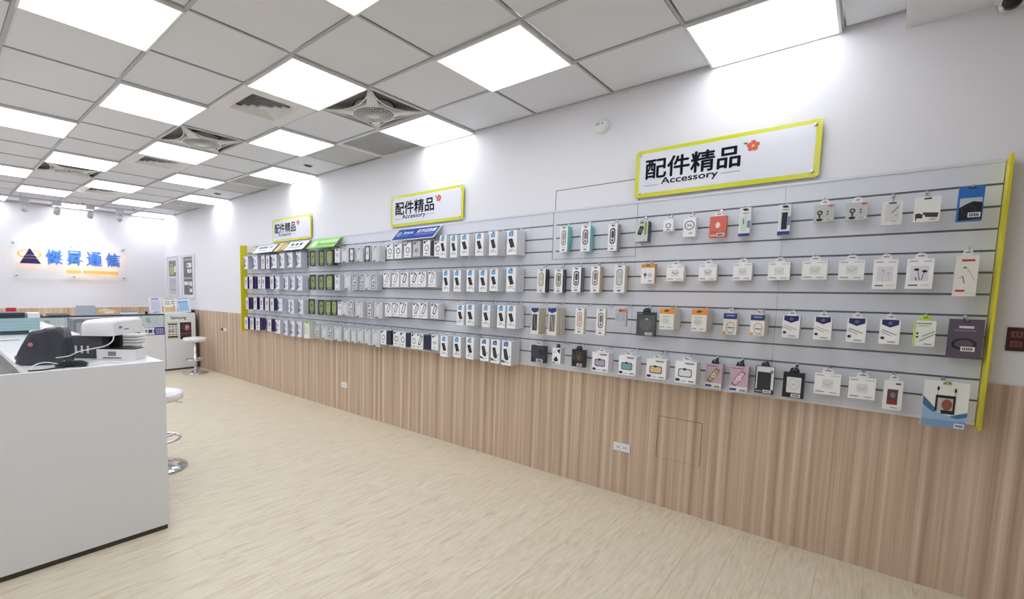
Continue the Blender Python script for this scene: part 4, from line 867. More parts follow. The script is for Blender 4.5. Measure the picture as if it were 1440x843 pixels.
def paint(mb, w, h, shapes, x0, fn=None):
    for i, s in enumerate(shapes):
        x = x0 - .00025 * (i + 1); k = s[0]
        def Q(a, b_): return (x, w / 2 - a * w, -b_ * h)
        if k == 'r': a0, b0, a1, b1, c = s[1:]; mb.face([Q(a0, b0), Q(a0, b1), Q(a1, b1), Q(a1, b0)], c); continue
        if k == 'p': mb.face([Q(*p) for p in s[1]][::-1], s[2]); continue
        c = s[-1]
        if k in 'oq':
            a0, b0, a1, b1 = s[1:5]; ww, hh = (a1 - a0) * w, (b1 - b0) * h
            r = min(ww, hh) * (.49 if k == 'o' else .2)
            pts = rrect(0, 0, ww, hh, r, 4); ca, cb = (a0 + a1) / 2, (b0 + b1) / 2
            mb.face([(x, w / 2 - ca * w - p[0], -cb * h + p[1]) for p in pts], c)
        elif k == 'e':
            ca, cb, ra, rb = s[1:5]
            mb.face([Q(ca + ra * math.cos(t * math.pi / 8), cb - rb * math.sin(t * math.pi / 8)) for t in range(16)], c)
        elif k == 'n':
            ca, cb, ra, rb, t_ = s[1:6]; n = 20; q = 1 - t_ / ra
            for t in range(n):
                A, B_ = 2 * math.pi * t / n, 2 * math.pi * (t + 1) / n
                mb.face([Q(ca + ra * f * math.cos(g), cb - rb * f * math.sin(g)) for f, g in ((1, A), (1, B_), (q, B_), (q, A))], c)
        elif k == 'l':
            a0, b0, a1, b1, t_ = s[1:6]; dx, dy = (a1 - a0) * w, (b1 - b0) * h; L_ = math.hypot(dx, dy) or 1; nx, ny = -dy / L_ * t_ * w / 2, dx / L_ * t_ * w / 2
            def P(a, b_, sg): return (x, w / 2 - a * w - sg * nx, -b_ * h - sg * ny)
            mb.face([P(a0, b0, 1), P(a1, b1, 1), P(a1, b1, -1), P(a0, b0, -1)], c)
        elif k in 'ks':      # tilted rounded rectangle / stadium: centre, width, height (fractions), tilt
            ca, cb, fw_, fh_, ang = s[1:6]; ww, hh = fw_ * w * (2 if k == 's' else 1), fh_ * h * (2 if k == 's' else 1)
            pts = rrect(0, 0, ww, hh, min(ww, hh) * (.49 if k == 's' else .18), 4); a = math.radians(-ang); ca_, sa_ = math.cos(a), math.sin(a)
            mb.face([(x, w / 2 - ca * w - (p[0] * ca_ - p[1] * sa_), -cb * h + (p[0] * sa_ + p[1] * ca_)) for p in pts], c)

def carton(w, h, t, d, front=True, x0=0.0):
    b = MB(); fr = d['front']; sd = d['side']; tp = d.get('top', sd)
    b.box(x0, x0 + t, -w / 2, w / 2, -h, 0, cols=[sd, tp, sd, sd, fr if front else d.get('rib', fr), sd])
    if d.get('rib'):
        b.box(x0 + t * .97, x0 + t, -w / 2 - .0004, w / 2 + .0004, -h, -.0004, d['rib'])
    return b
TABC = {1: (238, 240, 242), 2: (244, 244, 246), 3: (26, 26, 32), 4: (196, 226, 50), 5: (60, 62, 70)}
def tab_mesh(w, kind, xt):
    b = MB(); c = TABC[kind]; tw = min(w * .42, .045); th = .028
    n = 8; pts = []
    for i in range(n + 1):
        a = math.pi * i / n; pts.append((tw / 2 * math.cos(a), th * .55 + th * .45 * math.sin(a)))
    outer = [(tw / 2 + .004, -.001)] + pts + [(-tw / 2 - .004, -.001)]
    b.prism([(p[0], p[1]) for p in outer], xt, xt + .0012, c, axis=0)
    b.prism([(-tw * .28, th * .42), (tw * .28, th * .42), (tw * .28, th * .56), (-tw * .28, th * .56)], xt - .0003, xt + .0015, (70, 74, 80) if kind != 3 else (120, 122, 130), axis=0)
    return b

NOUN = {'strap': 'strap_box', 'mouse': 'gadget_box', 'ring': 'accessory_box', 'coral': 'accessory_card', 'charger': 'charger_box', 'earmount': 'mount_box', 'cable': 'cable_box',
        'watch': 'watch_strap_box', 'pouch': 'cable_bag', 'orange': 'earbud_box', 'adapter': 'adapter_box', 'ear': 'earphone_box', 'lanyard': 'cable_box', 'ribbed': 'screen_film_box', 'dark': 'accessory_box',
        'navy': 'cable_box', 'lime': 'cable_box', 'blister': 'cable_pack', 'bw': 'accessory_box', 'camo': 'accessory_pack', 'case': 'phone_case_box', 'battery': 'phone_case_box', 'black': 'charger_box',
        'waterproof': 'waterproof_pouch_box', 'film': 'screen_film_box', 'circ': 'ring_holder_box', 'far': 'phone_case_box'}
ROWN = {1: 'top', 2: 'second', 3: 'third', 4: 'bottom'}
CNT = {}
def describe(p):
    row, des, desc, y, zt, w, h, d, T, n, tb_, sec, i, N = p
    rn = ROWN[row]
    def o(i, N): return 'rightmost' if i == N - 1 and N > 1 else ORD[i] + ' from left'
    key = (sec, row, des)
    if sec == '': return desc
    if sec == 'blue': return 'white film box with blue square, %s row, %s' % (rn, o(i, N))
    if sec == 'circ': return 'ring picture box under blue header, %s row, %s' % (rn, o(i, N))
    if sec == 'navy': return ['narrow navy pack among ring picture boxes, top row', 'navy pack in bottom row, leftmost of three', 'navy pack in bottom row, middle of three', 'navy pack in bottom row, rightmost of three'][i]
    CNT.setdefault((sec, row), {}); 
    fam = {'case_g': 'g', 'case_g2': 'g'}.get(des, 'c') if sec == 'case' else {'far_w': 'w', 'far_p': 'p', 'far_gr': 'r'}[des]
    k = CNT[(sec, row)].get(fam, 0); CNT[(sec, row)][fam] = k + 1
    if fam == 'g': return 'black pack with olive window, %s row, %s' % (rn, ORD[k] + ' from left')
    if fam == 'c': return 'grey case pack right of olive packs, %s row, %s' % (rn, ORD[k] + ' from left')
    if fam == 'p': return 'purple sided pack near left yellow panel, %s row, %s' % (rn, ORD[k] + ' from left')
    if fam == 'w': return 'lilac case pack left of olive packs, %s row, %s' % (rn, ORD[k] + ' from left')
    return 'cream box with green top in bottom row under the olive packs'
GROUPN = {'blue': 'white film boxes with blue squares', 'circ': 'white ring picture boxes', 'case': 'phone case packs on the slatwall', 'far': 'phone case packs at the far end of the slatwall', 'navy': 'navy packs'}
GZR = {1: 1.955, 2: 1.657, 3: 1.359, 4: 1.061}

def hook(y, zg, x1, z1, label):
    e = MB(); r = .0022
    e.box(-.024, -.006, -.006, .006, -.018, .004, mt='chrome')
    z0 = -.002
    e.tube([(-.018, 0, z0), (-x1 + .006, 0, z1 - zg), (-x1 - .002, 0, z1 - zg + .006), (-x1 - .002, 0, z1 - zg + .016)], r, 6, mt='chrome')
    o = e.build('display_hook', loc=(0, y, zg - .003)); tag(o, label, 'hook', 'chrome slatwall hooks')

for p in PRODUCTS:
    row, des, desc, y, zt, w, h, d, T, n, tb_, sec, i, N = p
    if des == 'circ_2' and w < .08: w = .088
    S = describe(p); ds = D[des]
    if len(S.split()) > 12: print('LONG', S)
    t = T / n
    loose = sec == '' and n == 1
    yaw = random.uniform(-.05, .05) if sec == '' else random.uniform(-.03, .03)
    if des == 'strap_cream2': yaw = .12
    zg = GZR[row]
    e = empty(NOUN.get(des.split('_')[0], 'accessory_box') if sec != 'navy' else 'phone_case_box', (-d, y, zt), yaw)
    if des == 'navy_cable' or des == 'navy_cable2' or des == 'navy_arch': e.name = 'cable_box'
    tag(e, S, 'package', GROUPN.get(sec))
    carton(w, h, t * .97, ds).build('carton', parent=e)
    for (pn, shapes) in ds['parts']:
        b = MB(); off = -.0003 - .0012 * ds['parts'].index((pn, shapes)) * .8
        paint(b, w, h, shapes, off); b.build(pn, parent=e)
    topz = zt
    if tb_:
        tab_mesh(w, tb_, t * .4).build('hang_tab', parent=e); topz = zt + .022
    else:
        b = MB(); b.box(-.0008, t * .2, -.012, .012, -.013, -.006, (60, 62, 66)); b.build('hang_slot', parent=e); topz = zt - .006
    if n > 1:
        bm_ = carton(w, h, t * .97, ds, front=False).mesh('carton_body')
        for k in range(1, n):
            o = bpy.data.objects.new(e.name.split('.')[0], bm_); COL.objects.link(o)
            o.location = (-d + t * k, y + random.uniform(-.0015, .0015), zt + random.uniform(-.002, .001)); o.rotation_euler = (0, 0, yaw * .6 + random.uniform(-.015, .015))
            tag(o, ORD[k] + ' pack behind the ' + S, 'package', GROUPN.get(sec, 'packs hanging behind the ' + S))
    hook(y, zg, d + .016, topz + .001 + (0 if tb_ else -.0), 'hook holding the ' + S)
for (yy, row, lb) in ((2.905 - .19, 3, 'empty chrome hook left of the third row film boxes'), ):
    hook(yy, GZR[row], .12, GZR[row] - .02, lb)
# ---------------------------------------------------------------- wall fittings on the accessory wall
def outlet(y0, y1, z0, z1, label, name='wall_socket', col='white_plastic', holes=2, face='white_laminate'):
    e = empty(name, (-.0095 if z1 < 1.04 else -.0005, (y0 + y1) / 2, (z0 + z1) / 2)); tag(e, label, 'socket')
    w, h = abs(y1 - y0), z1 - z0
    b = MB(); b.box(-.008, 0, -w / 2, w / 2, -h / 2, h / 2, mt=col); b.build('cover_plate', parent=e, bevel=.002)
    horiz = w > h
    for k in range(holes):
        c = (k - (holes - 1) / 2) * (w if horiz else h) / holes * .8
        cy, cz = (c, 0) if horiz else (0, c)
        b = MB(); s = min(w, h) * .28 if horiz else min(w, h) * .3
        b.box(-.0095, -.008, cy - s, cy + s, cz - s * .8, cz + s * .8, mt=face)
        for dy in (-.35, .35): b.box(-.0098, -.0095, cy + dy * s - .002, cy + dy * s + .002, cz - s * .35, cz + s * .35, mt='black_plastic')
        b.build('outlet', parent=e)
    return e
outlet(1.145, 1.262, .316, .376, 'white double wall socket low on the wood panelling, nearest one')
outlet(4.385, 4.50, .284, .346, 'white wall socket low on the wood panelling, middle of the wall')
outlet(7.60, 7.70, .735, .785, 'small white wall socket near the far left stool', holes=1)
bx(-.018, -.0095, 7.755, 7.80, .742, .776, 'black_plastic').build('wall_jack')
tag(bpy.data.objects['wall_jack'], 'tiny black wall jack left of the far socket', 'socket')
mat('dark_brown_plate', (62, 30, 26), .4); mat('brown_switch', (120, 74, 66), .4)
outlet(-.524, -.466, 1.205, 1.312, 'dark brown switch plate on the wall right of the yellow panel', name='wall_switch', col='dark_brown_plate', holes=2, face='brown_switch')
e = empty('smoke_detector', (-.0005, 1.458, 2.622)); tag(e, 'round white alarm disc high on the wall left of the nearest sign', 'detector')
b = MB(); b.lathe([(0, -.036), (.03, -.035), (.045, -.028), (.05, -.012), (.054, -.006), (.054, 0)], seg=32, mt='white_plastic', axis='x'); b.build('cover', parent=e)
b = MB(); b.lathe([(0, -.039), (.006, -.038), (.007, -.034)], c=(0, -.012, .01), seg=12, mt='chrome', axis='x'); b.build('test_button', parent=e)
for k in range(3):
    bx(-.0365, -.034, .012 + .009 * k, .015 + .009 * k, .004, .018, 'dark_gap').build('sound_slot', parent=e)

# framed posters on the accessory wall near the back corner
def poster(y0, y1, z0, z1, label, shapes):
    e = empty('framed_poster', (-.0005, (y0 + y1) / 2, z0)); tag(e, label, 'poster'); w, h = y1 - y0, z1 - z0
    b = MB()
    for (a, c, d_, f_) in ((-w / 2, w / 2, 0, .025), (-w / 2, w / 2, h - .025, h), (-w / 2, -w / 2 + .02, .025, h - .025), (w / 2 - .02, w / 2, .025, h - .025)):
        b.box(-.022, 0, a, c, d_, f_, (222, 222, 230))
    b.build('frame', parent=e)
    b = MB(); b.box(-.012, -.001, -w / 2 + .02, w / 2 - .02, .025, h - .025, (226, 226, 232)); b.build('sheet', parent=e)
    b = MB(); paint(b, w, h, shapes, -.0125); b.xf(Matrix.Translation((0, 0, h))); b.build('print', parent=e)
wb_ = (236, 236, 236)
poster(9.70, 10.27, 1.262, 2.058, 'white framed poster left of its twin, with small grey and green picture',
       [('r', .18, .12, .84, .5, (120, 124, 116)), ('r', .22, .28, .66, .46, (168, 186, 120)), ('r', .3, .2, .6, .27, (150, 170, 120)), ('r', .70, .26, .82, .4, wb_), ('r', .18, .54, .84, .94, (198, 198, 208))] +
       [('r', .3 + .14 * k, .58, .34 + .14 * k, .68, (150, 150, 160)) for k in range(4)] + [('r', .3, .82, .8, .835, (130, 130, 140)), ('r', .28, .72, .6, .73, (150, 150, 160))])
poster(8.88, 9.49, 1.245, 2.056, 'white framed poster with tall dark grey price picture, nearer the slatwall',
       [('r', .16, .06, .84, .92, (104, 106, 108)), ('r', .2, .1, .8, .14, (170, 172, 172)), ('r', .42, .2, .78, .3, wb_), ('r', .46, .22, .56, .28, (104, 106, 108)), ('r', .46, .34, .78, .42, wb_), ('r', .6, .36, .68, .4, (104, 106, 108)),
        ('r', .2, .52, .8, .56, (176, 178, 178)), ('r', .2, .62, .46, .7, wb_), ('r', .5, .62, .6, .7, wb_), ('r', .64, .62, .8, .72, wb_), ('r', .62, .78, .8, .86, wb_)])

# ---------------------------------------------------------------- logo board on the back wall
BX = (1, 0, 0); BZ = (0, 0, 1)
e = empty('logo_board', (-1.53, YB - .10, 1.55)); tag(e, 'clear acrylic logo board with blue characters and violet triangle, glowing warm, on back wall', 'sign')
xl, xr, zb, zt = -2.37 + 1.53, -.70 + 1.53, 0.0, .62
bx(xl, xr, -.004, .004, zb, zt, 'clear_acrylic').build('acrylic_sheet', parent=e)
for (px_, pz_) in ((xl + .03, .59), (-.02, .585), (xr - .05, .58), (xl + .05, .05), (0, .05), (xr - .05, .05)):
    b = MB(); b.lathe([(0, -.02), (.013, -.019), (.014, -.012), (.011, -.01), (.011, .095)], c=(px_, 0, pz_), seg=12, mt='steel', axis='y'); b.build('standoff', parent=e)
mat('letter_blue', (70, 130, 226), .35, emit=.12, emcol=(90, 150, 240)); mat('letter_violet', (44, 34, 96), .35); mat('letter_orange', (244, 186, 92), .5, emit=.25, emcol=(255, 205, 110)); mat('halo_led', (255, 200, 150), .5, emit=7, emcol=(255, 196, 150))
def halo(x0, x1, z0, z1):
    b = MB(); b.box(x0, x1, .010, .014, z0, z1, mt='white_plastic'); b.face([(x0 + .004, .0145, z0 + .004), (x0 + .004, .0145, z1 - .004), (x1 - .004, .0145, z1 - .004), (x1 - .004, .0145, z0 + .004)], mt='halo_led'); b.build('halo_light', parent=e)
for k, ch in enumerate('傑昇通信'):
    x0 = -1.90 + 1.53 + k * .293
    b = MB(); fit_text(b, ch, (x0 - .03, -.034, 1.805 - 1.55), BX, BZ, .235, .255, (70, 130, 226), 'letter_blue', bold=.016, extrude=.02)
    # text faces toward -y: move the extruded block in front of the sheet
    b.build('character', parent=e)
    halo(x0 + .0, x0 + .17, .28, .48)
b = MB()
tx, tz0, tz1, hw = -2.135 + 1.53, .255, .515, .14
def tri(za, zb_):
    f0 = (tz1 - za) / (tz1 - tz0); f1 = (tz1 - zb_) / (tz1 - tz0)
    b.prism([(tx - hw * f0, za), (tx + hw * f0, za), (tx + hw * f1 + .0001, zb_), (tx - hw * f1 - .0001, zb_)], -.05, -.006, mt='letter_violet', axis=1)
tri(tz0, tz0 + .085); tri(tz0 + .1, tz0 + .13); tri(tz0 + .145, tz1 - .002)
b.build('triangle', parent=e)
b = MB(); pts = [(tx + .15 * math.cos(t), -.012, .41 + .055 * math.sin(t)) for t in [math.radians(a) for a in range(150, 391, 12)]]
b.tube(pts, .009, 6, mt='letter_orange'); b.build('orbit_ring', parent=e)
b = MB(); pts = [(tx + .15 * math.cos(t), -.012, .43 + .055 * math.sin(t)) for t in [math.radians(a) for a in range(-40, 221, 12)]]
b.tube(pts, .008, 6, mt='letter_orange'); b.build('orbit_ring', parent=e)
halo(tx - .09, tx + .09, .27, .4)
b = MB()
for k in range(22):
    if k != 6: b.box(-.12 + .0365 * k, -.12 + .0365 * k + .028, -.02, -.005, .110 + .02 * (k % 3 == 0) * .3, .172, mt='letter_orange')
b.build('small_lettering', parent=e)
halo(-.1, .66, .125, .155)

# spotlight track
mat('track_grey', (206, 206, 208), .5)
e = empty('spotlight_track', (-1.7, 9.62, HC - .006)); tag(e, 'slim grey lighting track under the ceiling before the logo wall', 'track')
b = MB(); b.box(-1.6, 1.04, -.017, .017, -.05, -.02, mt='track_grey'); b.build('rail', parent=e)
for x in (-1.4, -.6, .2, .95):
    b = MB(); b.box(x - .012, x + .012, -.012, .012, -.02, 0, mt='track_grey'); b.build('rail_clip', parent=e)
for k, (x, lab) in enumerate(((-2.25, 'leftmost pale track spotlight above the logo board'), (-1.845, 'second track spotlight from the left above the logo board'),
                              (-1.394, 'third track spotlight from the left above the logo board'), (-.967, 'rightmost track spotlight above the logo board'))):
    t = empty('track_spotlight', (x, 9.62, HC - .056)); tag(t, lab, 'spotlight', 'track spotlights')
    bx(-.06, .06, -.022, .022, -.055, .0, 'track_grey').build('adapter', parent=t)
    b = MB(); b.tube([(0, 0, -.055), (0, 0, -.09)], .008, 8, mt='track_grey'); b.build('stem', parent=t)
    b = MB(); b.lathe([(0, -.05), (.035, -.05), (.042, -.03), (.048, .05), (.044, .052), (.04, .04), (0, .035)], seg=20, mt='track_grey')
    b.xf(Matrix.Translation((0, .01, -.135)) @ Matrix.Rotation(math.radians(-125), 4, 'X')); b.build('lamp_head', parent=t)
    if k in (1, 2):
        ld = bpy.data.lights.new('spot', 'SPOT'); ld.energy = 22; ld.color = (.86, .94, 1); ld.spot_size = math.radians(75); ld.spot_blend = .9; ld.shadow_soft_size = .04
        lo = bpy.data.objects.new('spot_lamp', ld); COL.objects.link(lo); lo.parent = t; lo.location = (0, .075, -.175); lo.rotation_euler = (math.radians(52), 0, 0)

# ---------------------------------------------------------------- near counter
NT = 1.006
e = empty('service_counter', (-2.75, 2.93, 0)); tag(e, 'long white laminate service counter with tall plain end panel, left foreground', 'counter')
OX, OY = -2.75, 2.93
def cb(x0, x1, y0, y1, z0, z1, mt, name, bev=None):
    b = bx(x0 - OX, x1 - OX, y0 - OY, y1 - OY, z0, z1, mt); return b.build(name, parent=e, bevel=bev)
cb(-4.60, -2.445, 2.93, 2.95, .028, NT + .002, 'white_laminate', 'end_panel', .0015)
cb(-4.60, -2.455, 2.936, 2.948, 0, .028, 'toe_kick', 'toe_kick')
cb(-3.06, -2.445, 2.951, 7.2, NT - .03, NT - .001, 'white_gloss', 'worktop', .002)
cb(-2.463, -2.445, 2.951, 7.2, .028, NT - .031, 'white_laminate', 'side_panel')
cb(-3.045, -3.03, 2.96, 3.10, 0, NT - .09, 'white_laminate', 'inner_panel')
cb(-3.058, -3.04, 2.951, 7.2, NT - .085, NT - .031, 'grey_plastic', 'apron')
for y in (3.25, 4.4, 5.6, 7.1): cb(-3.05, -2.47, y, y + .018, .02, NT - .032, 'white_laminate', 'divider')
mat('dark_teal', (72, 96, 98), .6)  # plain dark teal grey of the inner board and lowest box
cb(-2.62, -2.6, 3.28, 7.1, .02, NT - .032, 'dark_teal', 'back_board')

def stool(x, y, seat, label, rot=0):
    s = empty('bar_stool', (x, y, 0), rot); tag(s, label, 'stool', 'white round bar stools')
    b = MB(); b.lathe([(0, .0), (.19, .0), (.2, .006), (.195, .014), (.12, .034), (.05, .055), (.032, .075), (0, .075)], seg=40, mt='chrome'); b.build('base', parent=s)
    b = MB(); b.lathe([(.028, .07), (.028, .34), (.019, .345), (.019, seat - .06)], seg=18, mt='chrome'); b.build('pole', parent=s)
    b = MB(); R = .15; b.tube([(R * math.cos(2 * math.pi * i / 32), R * math.sin(2 * math.pi * i / 32), .235) for i in range(32)], .011, 8, mt='chrome', closed=True)
    b.tube([(-R, 0, .235), (-.03, 0, .235)], .01, 8, mt='chrome'); b.tube([(.03, 0, .235), (R, 0, .235)], .01, 8, mt='chrome')
    b.lathe([(.02, .215), (.036, .215), (.036, .255), (.02, .255)], seg=16, mt='chrome'); b.build('footrest', parent=s)
    b = MB(); b.lathe([(0, seat - .012), (.13, seat - .010), (.165, seat), (.178, seat - .006), (.185, seat - .02), (.18, seat - .055), (.16, seat - .066), (0, seat - .068)], seg=40, mt='white_gloss'); b.build('seat', parent=s)
    b = MB(); b.lathe([(0, seat - .067), (.07, seat - .067), (.06, seat - .085), (.02, seat - .09)], seg=20, mt='steel'); b.build('seat_plate', parent=s)
    b = MB(); b.tube([(.02, -.02, seat - .08), (.08, -.09, seat - .085), (.12, -.13, seat - .1)], .005, 6, mt='chrome'); b.build('lever', parent=s)
stool(-2.165, 4.0, .615, 'white round bar stool half hidden by the service counter', .4)
stool(-.297, 8.185, .605, 'white round bar stool before the back cabinet with posters', .2)

# ---------------------------------------------------------------- things on the near counter
T0 = NT
def slab_mesh(w, d, h, mt, r=.0): b = MB(); b.prism(rrect(0, 0, w, d, r, 4) if r else [(-w / 2, -d / 2), (w / 2, -d / 2), (w / 2, d / 2), (-w / 2, d / 2)], 0, h, mt=mt); return b
# white printer, turned about 45 degrees
RZ = math.radians(-45)
pr = empty('printer', (-2.64, 3.20, T0), RZ); tag(pr, 'white rounded desktop printer with grey smoked body on the service counter', 'printer')
# local: -x along the front to the left, y back
def lb(x0, x1, y0, y1, z0, z1, mt, name, parent=pr, bev=None): return bx(x0, x1, y0, y1, z0, z1, mt).build(name, parent=parent, bevel=bev)
hood = MB(); prof = []
for (yy, zz) in ((.0, .136), (.0, .205), (.012, .222), (.035, .23), (.30, .232), (.325, .222), (.33, .2), (.33, .136)): prof.append((yy, zz))
nx = [(-.19, .030), (-.183, .012), (-.165, .003), (-.1, 0), (-.02, 0), (-.005, .004), (0, .016)]
rows = []
for x, ins in nx:
    rows.append([(x, p[0] + (ins if p[0] < .16 else -ins), p[1] - (ins if p[1] > .14 else 0) * (1 if p[1] > .2 else .4)) for p in prof])
hood.grid(rows, (0, 0, 0), 'white_gloss', smooth=True)
hood.face(rows[0][::-1], mt='white_gloss'); hood.face(rows[-1], mt='white_gloss'); hood.face([r_[0] for r_ in rows] + [r_[-1] for r_ in rows][::-1], mt='white_gloss')
hood.build('hood', parent=pr)
lb(-.262, -.076, .03, .30, .0, .134, 'smoked_acrylic', 'body')
lb(-.0755, -.006, .095, .30, .0, .134, 'smoked_acrylic', 'rear_body')
lb(-.255, -.08, .035, .29, .0, .012, 'black_plastic', 'base_plate')
lb(-.07, -.012, .088, .094, .0, .134, 'black_plastic', 'corner_post')
for k in range(3): lb(-.235 + .035 * k, -.225 + .035 * k, .026, .03, .03, .075, 'white_plastic', 'painted_reflection')  # upright white strips modelled in place of reflections on the smoked body
lb(.0005, .002, .07, .10, .175, .190, 'grey_plastic', 'button')
b = MB(); b.box(-.001, .001, .12, .17, .165, .172, mt='grey_plastic'); b.build('badge', parent=pr)
# paper feed behind, on the right side
pf = empty('paper_stack', (-2.5057, 3.2636, T0), RZ); tag(pf, 'pale stack of paper trays right of the white printer', 'paper tray')
for k in range(4):
    bx(-.044, .044, -.048, .048, .07 + .018 * k, .084 + .018 * k, 'white_plastic').build('tray', parent=pf, bevel=.002)
for (sx, sy) in ((-1, -1), (1, -1), (-1, 1), (1, 1)): bx(sx * .041 - .003, sx * .041 + .003, sy * .045 - .003, sy * .045 + .003, 0, .07, 'clear_acrylic').build('post', parent=pf)
# low white box in front of the printer
tr = empty('card_terminal', (-2.6345, 3.1505, T0), RZ); tag(tr, 'low white box with dark top and slot, in front of the white printer', 'device')
b = MB(); b.prism([(-.111, 0), (.111, 0), (.111, .105), (.0, .115), (-.111, .115)], 0, .062, mt='white_plastic'); b.build('housing', parent=tr, bevel=.003)
b = MB(); b.prism([(-.104, .006), (.104, .006), (.104, .1), (-.104, .108)], .0625, .067, mt='black_plastic'); b.build('top_glass', parent=tr)
bx(-.075, .03, -.0012, .0, .010, .015, 'black_plastic').build('card_slot', parent=tr)
bx(-.045, .0, -.0012, .0, .025, .05, 'grey_plastic').build('label_panel', parent=tr)
# clear acrylic holder at the counter corner
ac = empty('acrylic_stand', (-2.468, 3.347, T0), RZ); tag(ac, 'clear acrylic stand at the right edge of the service counter', 'stand')
for (a, b_, c, d_) in ((-.014, -.012, -.03, .03), (.012, .014, -.03, .03), (-.012, .012, .028, .03)):
    bx(a, b_, c, d_, .003, .115, 'clear_acrylic').build('side', parent=ac)
bx(-.014, .014, -.03, .03, 0, .003, 'clear_acrylic').build('base', parent=ac)
# machine under a dark plastic bag
mat('bag_plastic', (66, 68, 76), .22, bump=(22, 1.0)); 
bg = empty('covered_machine', (-2.955, 3.27, T0), math.radians(-30)); tag(bg, 'machine wrapped in dark grey plastic with a pink mark, on the service counter', 'machine')
prof = [(-.16, .03, .05), (-.152, .05, .075), (-.10, .115, .10), (-.05, .178, .105), (-.035, .19, .105), (.02, .188, .10), (.045, .205, .10), (.07, .2, .10), (.095, .212, .097), (.117, .2, .092), (.123, .17, .092), (.126, .06, .095)]
rows = []
rg = random.Random(3)
for i, (x, zt_, hd) in enumerate(prof):
    row = []; hd *= .72
    if x < 0: x *= .66
    for j in range(13):
        a = math.pi * j / 12; cy = math.cos(a); sy = math.sin(a)
        yy = hd * (abs(cy) ** .3) * (1 if cy > 0 else -1); zz = .004 + (zt_ - .004) * (sy ** .28)
        wob = rg.uniform(-.009, .007)
        row.append((x + rg.uniform(-.004, .004), yy + wob, max(.002, zz + wob * (1 if 0 < j < 12 else 0))))
    rows.append(row)
b = MB(); b.grid(rows, (0, 0, 0), 'bag_plastic'); b.face(rows[0], mt='bag_plastic'); b.face(rows[-1][::-1], mt='bag_plastic'); b.build('plastic_wrap', parent=bg, subsurf=1)
mat('pink_mark', (206, 120, 136), .4)
b = MB(); b.lathe([(0, 0), (.011, 0), (.012, .004)], c=(-.018, -.080, .11), seg=12, mt='pink_mark', axis='y'); b.build('pink_mark', parent=bg)
bx(-.118, -.098, -.02, .02, .025, .045, 'grey_plastic').build('paper_guide', parent=bg)
mat('black_cloth', (16, 15, 20), .85, bump=(60, .6))
b = MB(); rows = []
rg = random.Random(5)
for i in range(9):
    rows.append([((-.075 + .15 * i / 8) * (1 - .15 * abs(j - 4) / 4), -.05 + .1 * j / 8, .003 + .026 * max(0, 1 - ((i - 4) / 4.3) ** 4) * max(0, 1 - ((j - 4) / 4.3) ** 4) + rg.uniform(-.002, .003)) for j in range(9)])
b.grid(rows, (0, 0, 0), 'black_cloth'); o = b.build('black_pouch', loc=(-2.86, 3.055, T0), rz=math.radians(-20), subsurf=1); tag(o, 'crumpled black pouch lying at the counter edge under the wrapped machine', 'pouch')
mat('white_cable', (226, 226, 228), .4); mat('black_cable', (26, 26, 30), .4)
def smooth_path(P, n=6):
    P = [Vector(p) for p in P]; out = []
    for i in range(len(P) - 1):
        p0 = P[max(i - 1, 0)]; p1 = P[i]; p2 = P[i + 1]; p3 = P[min(i + 2, len(P) - 1)]
        for k in range(n):
            t = k / n; out.append(.5 * ((2 * p1) + (p2 - p0) * t + (2 * p0 - 5 * p1 + 4 * p2 - p3) * t * t + (3 * p1 - p0 - 3 * p2 + p3) * t ** 3))
    return out + [P[-1]]
def cable(P, r, mt, label):
    b = MB(); b.tube(smooth_path(P), r, 7, mt=mt); o = b.build('cable'); tag(o, label, 'cable')
cable([(-2.634, 3.178, T0 + .155), (-2.66, 3.10, T0 + .12), (-2.70, 3.08, T0 + .095), (-2.76, 3.07, T0 + .085), (-2.83, 3.05, T0 + .075), (-2.87, 3.06, T0 + .055), (-2.92, 3.10, T0 + .045)], .0028, 'white_cable', 'white cable looping from the white printer to the wrapped machine')
cable([(-3.035, 3.04, T0 + .003), (-3.01, 3.075, T0 + .02), (-2.97, 3.075, T0 + .028), (-2.93, 3.06, T0 + .02), (-2.90, 3.04, T0 + .006)], .0028, 'white_cable', 'short white cable arching before the wrapped machine')
cable([(-3.05, 2.99, T0 + .003), (-2.99, 2.985, T0 + .003), (-2.94, 3.01, T0 + .003), (-2.90, 3.0, T0 + .003)], .0035, 'black_cable', 'black cable lying along the counter edge')
cable([(-2.80, 3.02, T0 + .003), (-2.74, 3.06, T0 + .003), (-2.66, 3.03, T0 + .003), (-2.60, 3.05, T0 + .003), (-2.56, 3.03, T0 + .003)], .0025, 'white_cable', 'thin white cable lying on the counter before the low white box')

# box stack further down the counter
st = [(-2.86, 5.62, .235, .30, 0.0, .018, 'dark_teal', 'flat teal grey base under the pale blue boxes', 'base tray'),
      ]
mat('pale_teal', (160, 190, 198), .5); mat('red_box', (206, 44, 62), .5); mat('mauve_box', (150, 138, 152), .5); mat('navy_box', (52, 54, 66), .4)
z = T0
def box_thing(x, y, w, d, h, mt, label, cat='box', name='carton_box', z0=None, rz=0.0, lidmt=None):
    e = empty(name, (x, y, z0), rz); tag(e, label, cat)
    bx(-w / 2, w / 2, -d / 2, d / 2, 0, h * .7 - .0008, mt).build('box_base', parent=e, bevel=.0015)
    bx(-w / 2 - .001, w / 2 + .001, -d / 2 - .001, d / 2 + .001, h * .7, h, lidmt or mt).build('lid', parent=e, bevel=.0015)
box_thing(-2.865, 5.45, .19, .22, .034, 'dark_teal', 'dark teal grey box at the bottom of the pale blue stack', z0=z); z += .034
for k, nm in enumerate(('lowest', 'second', 'third', 'top')):
    box_thing(-2.835, 5.45, .285 - .006 * (k % 2), .26, .026, 'pale_teal', 'pale blue flat box on the counter, %s of four alike' % nm, z0=z + k * .0268)
z += 4 * .0268
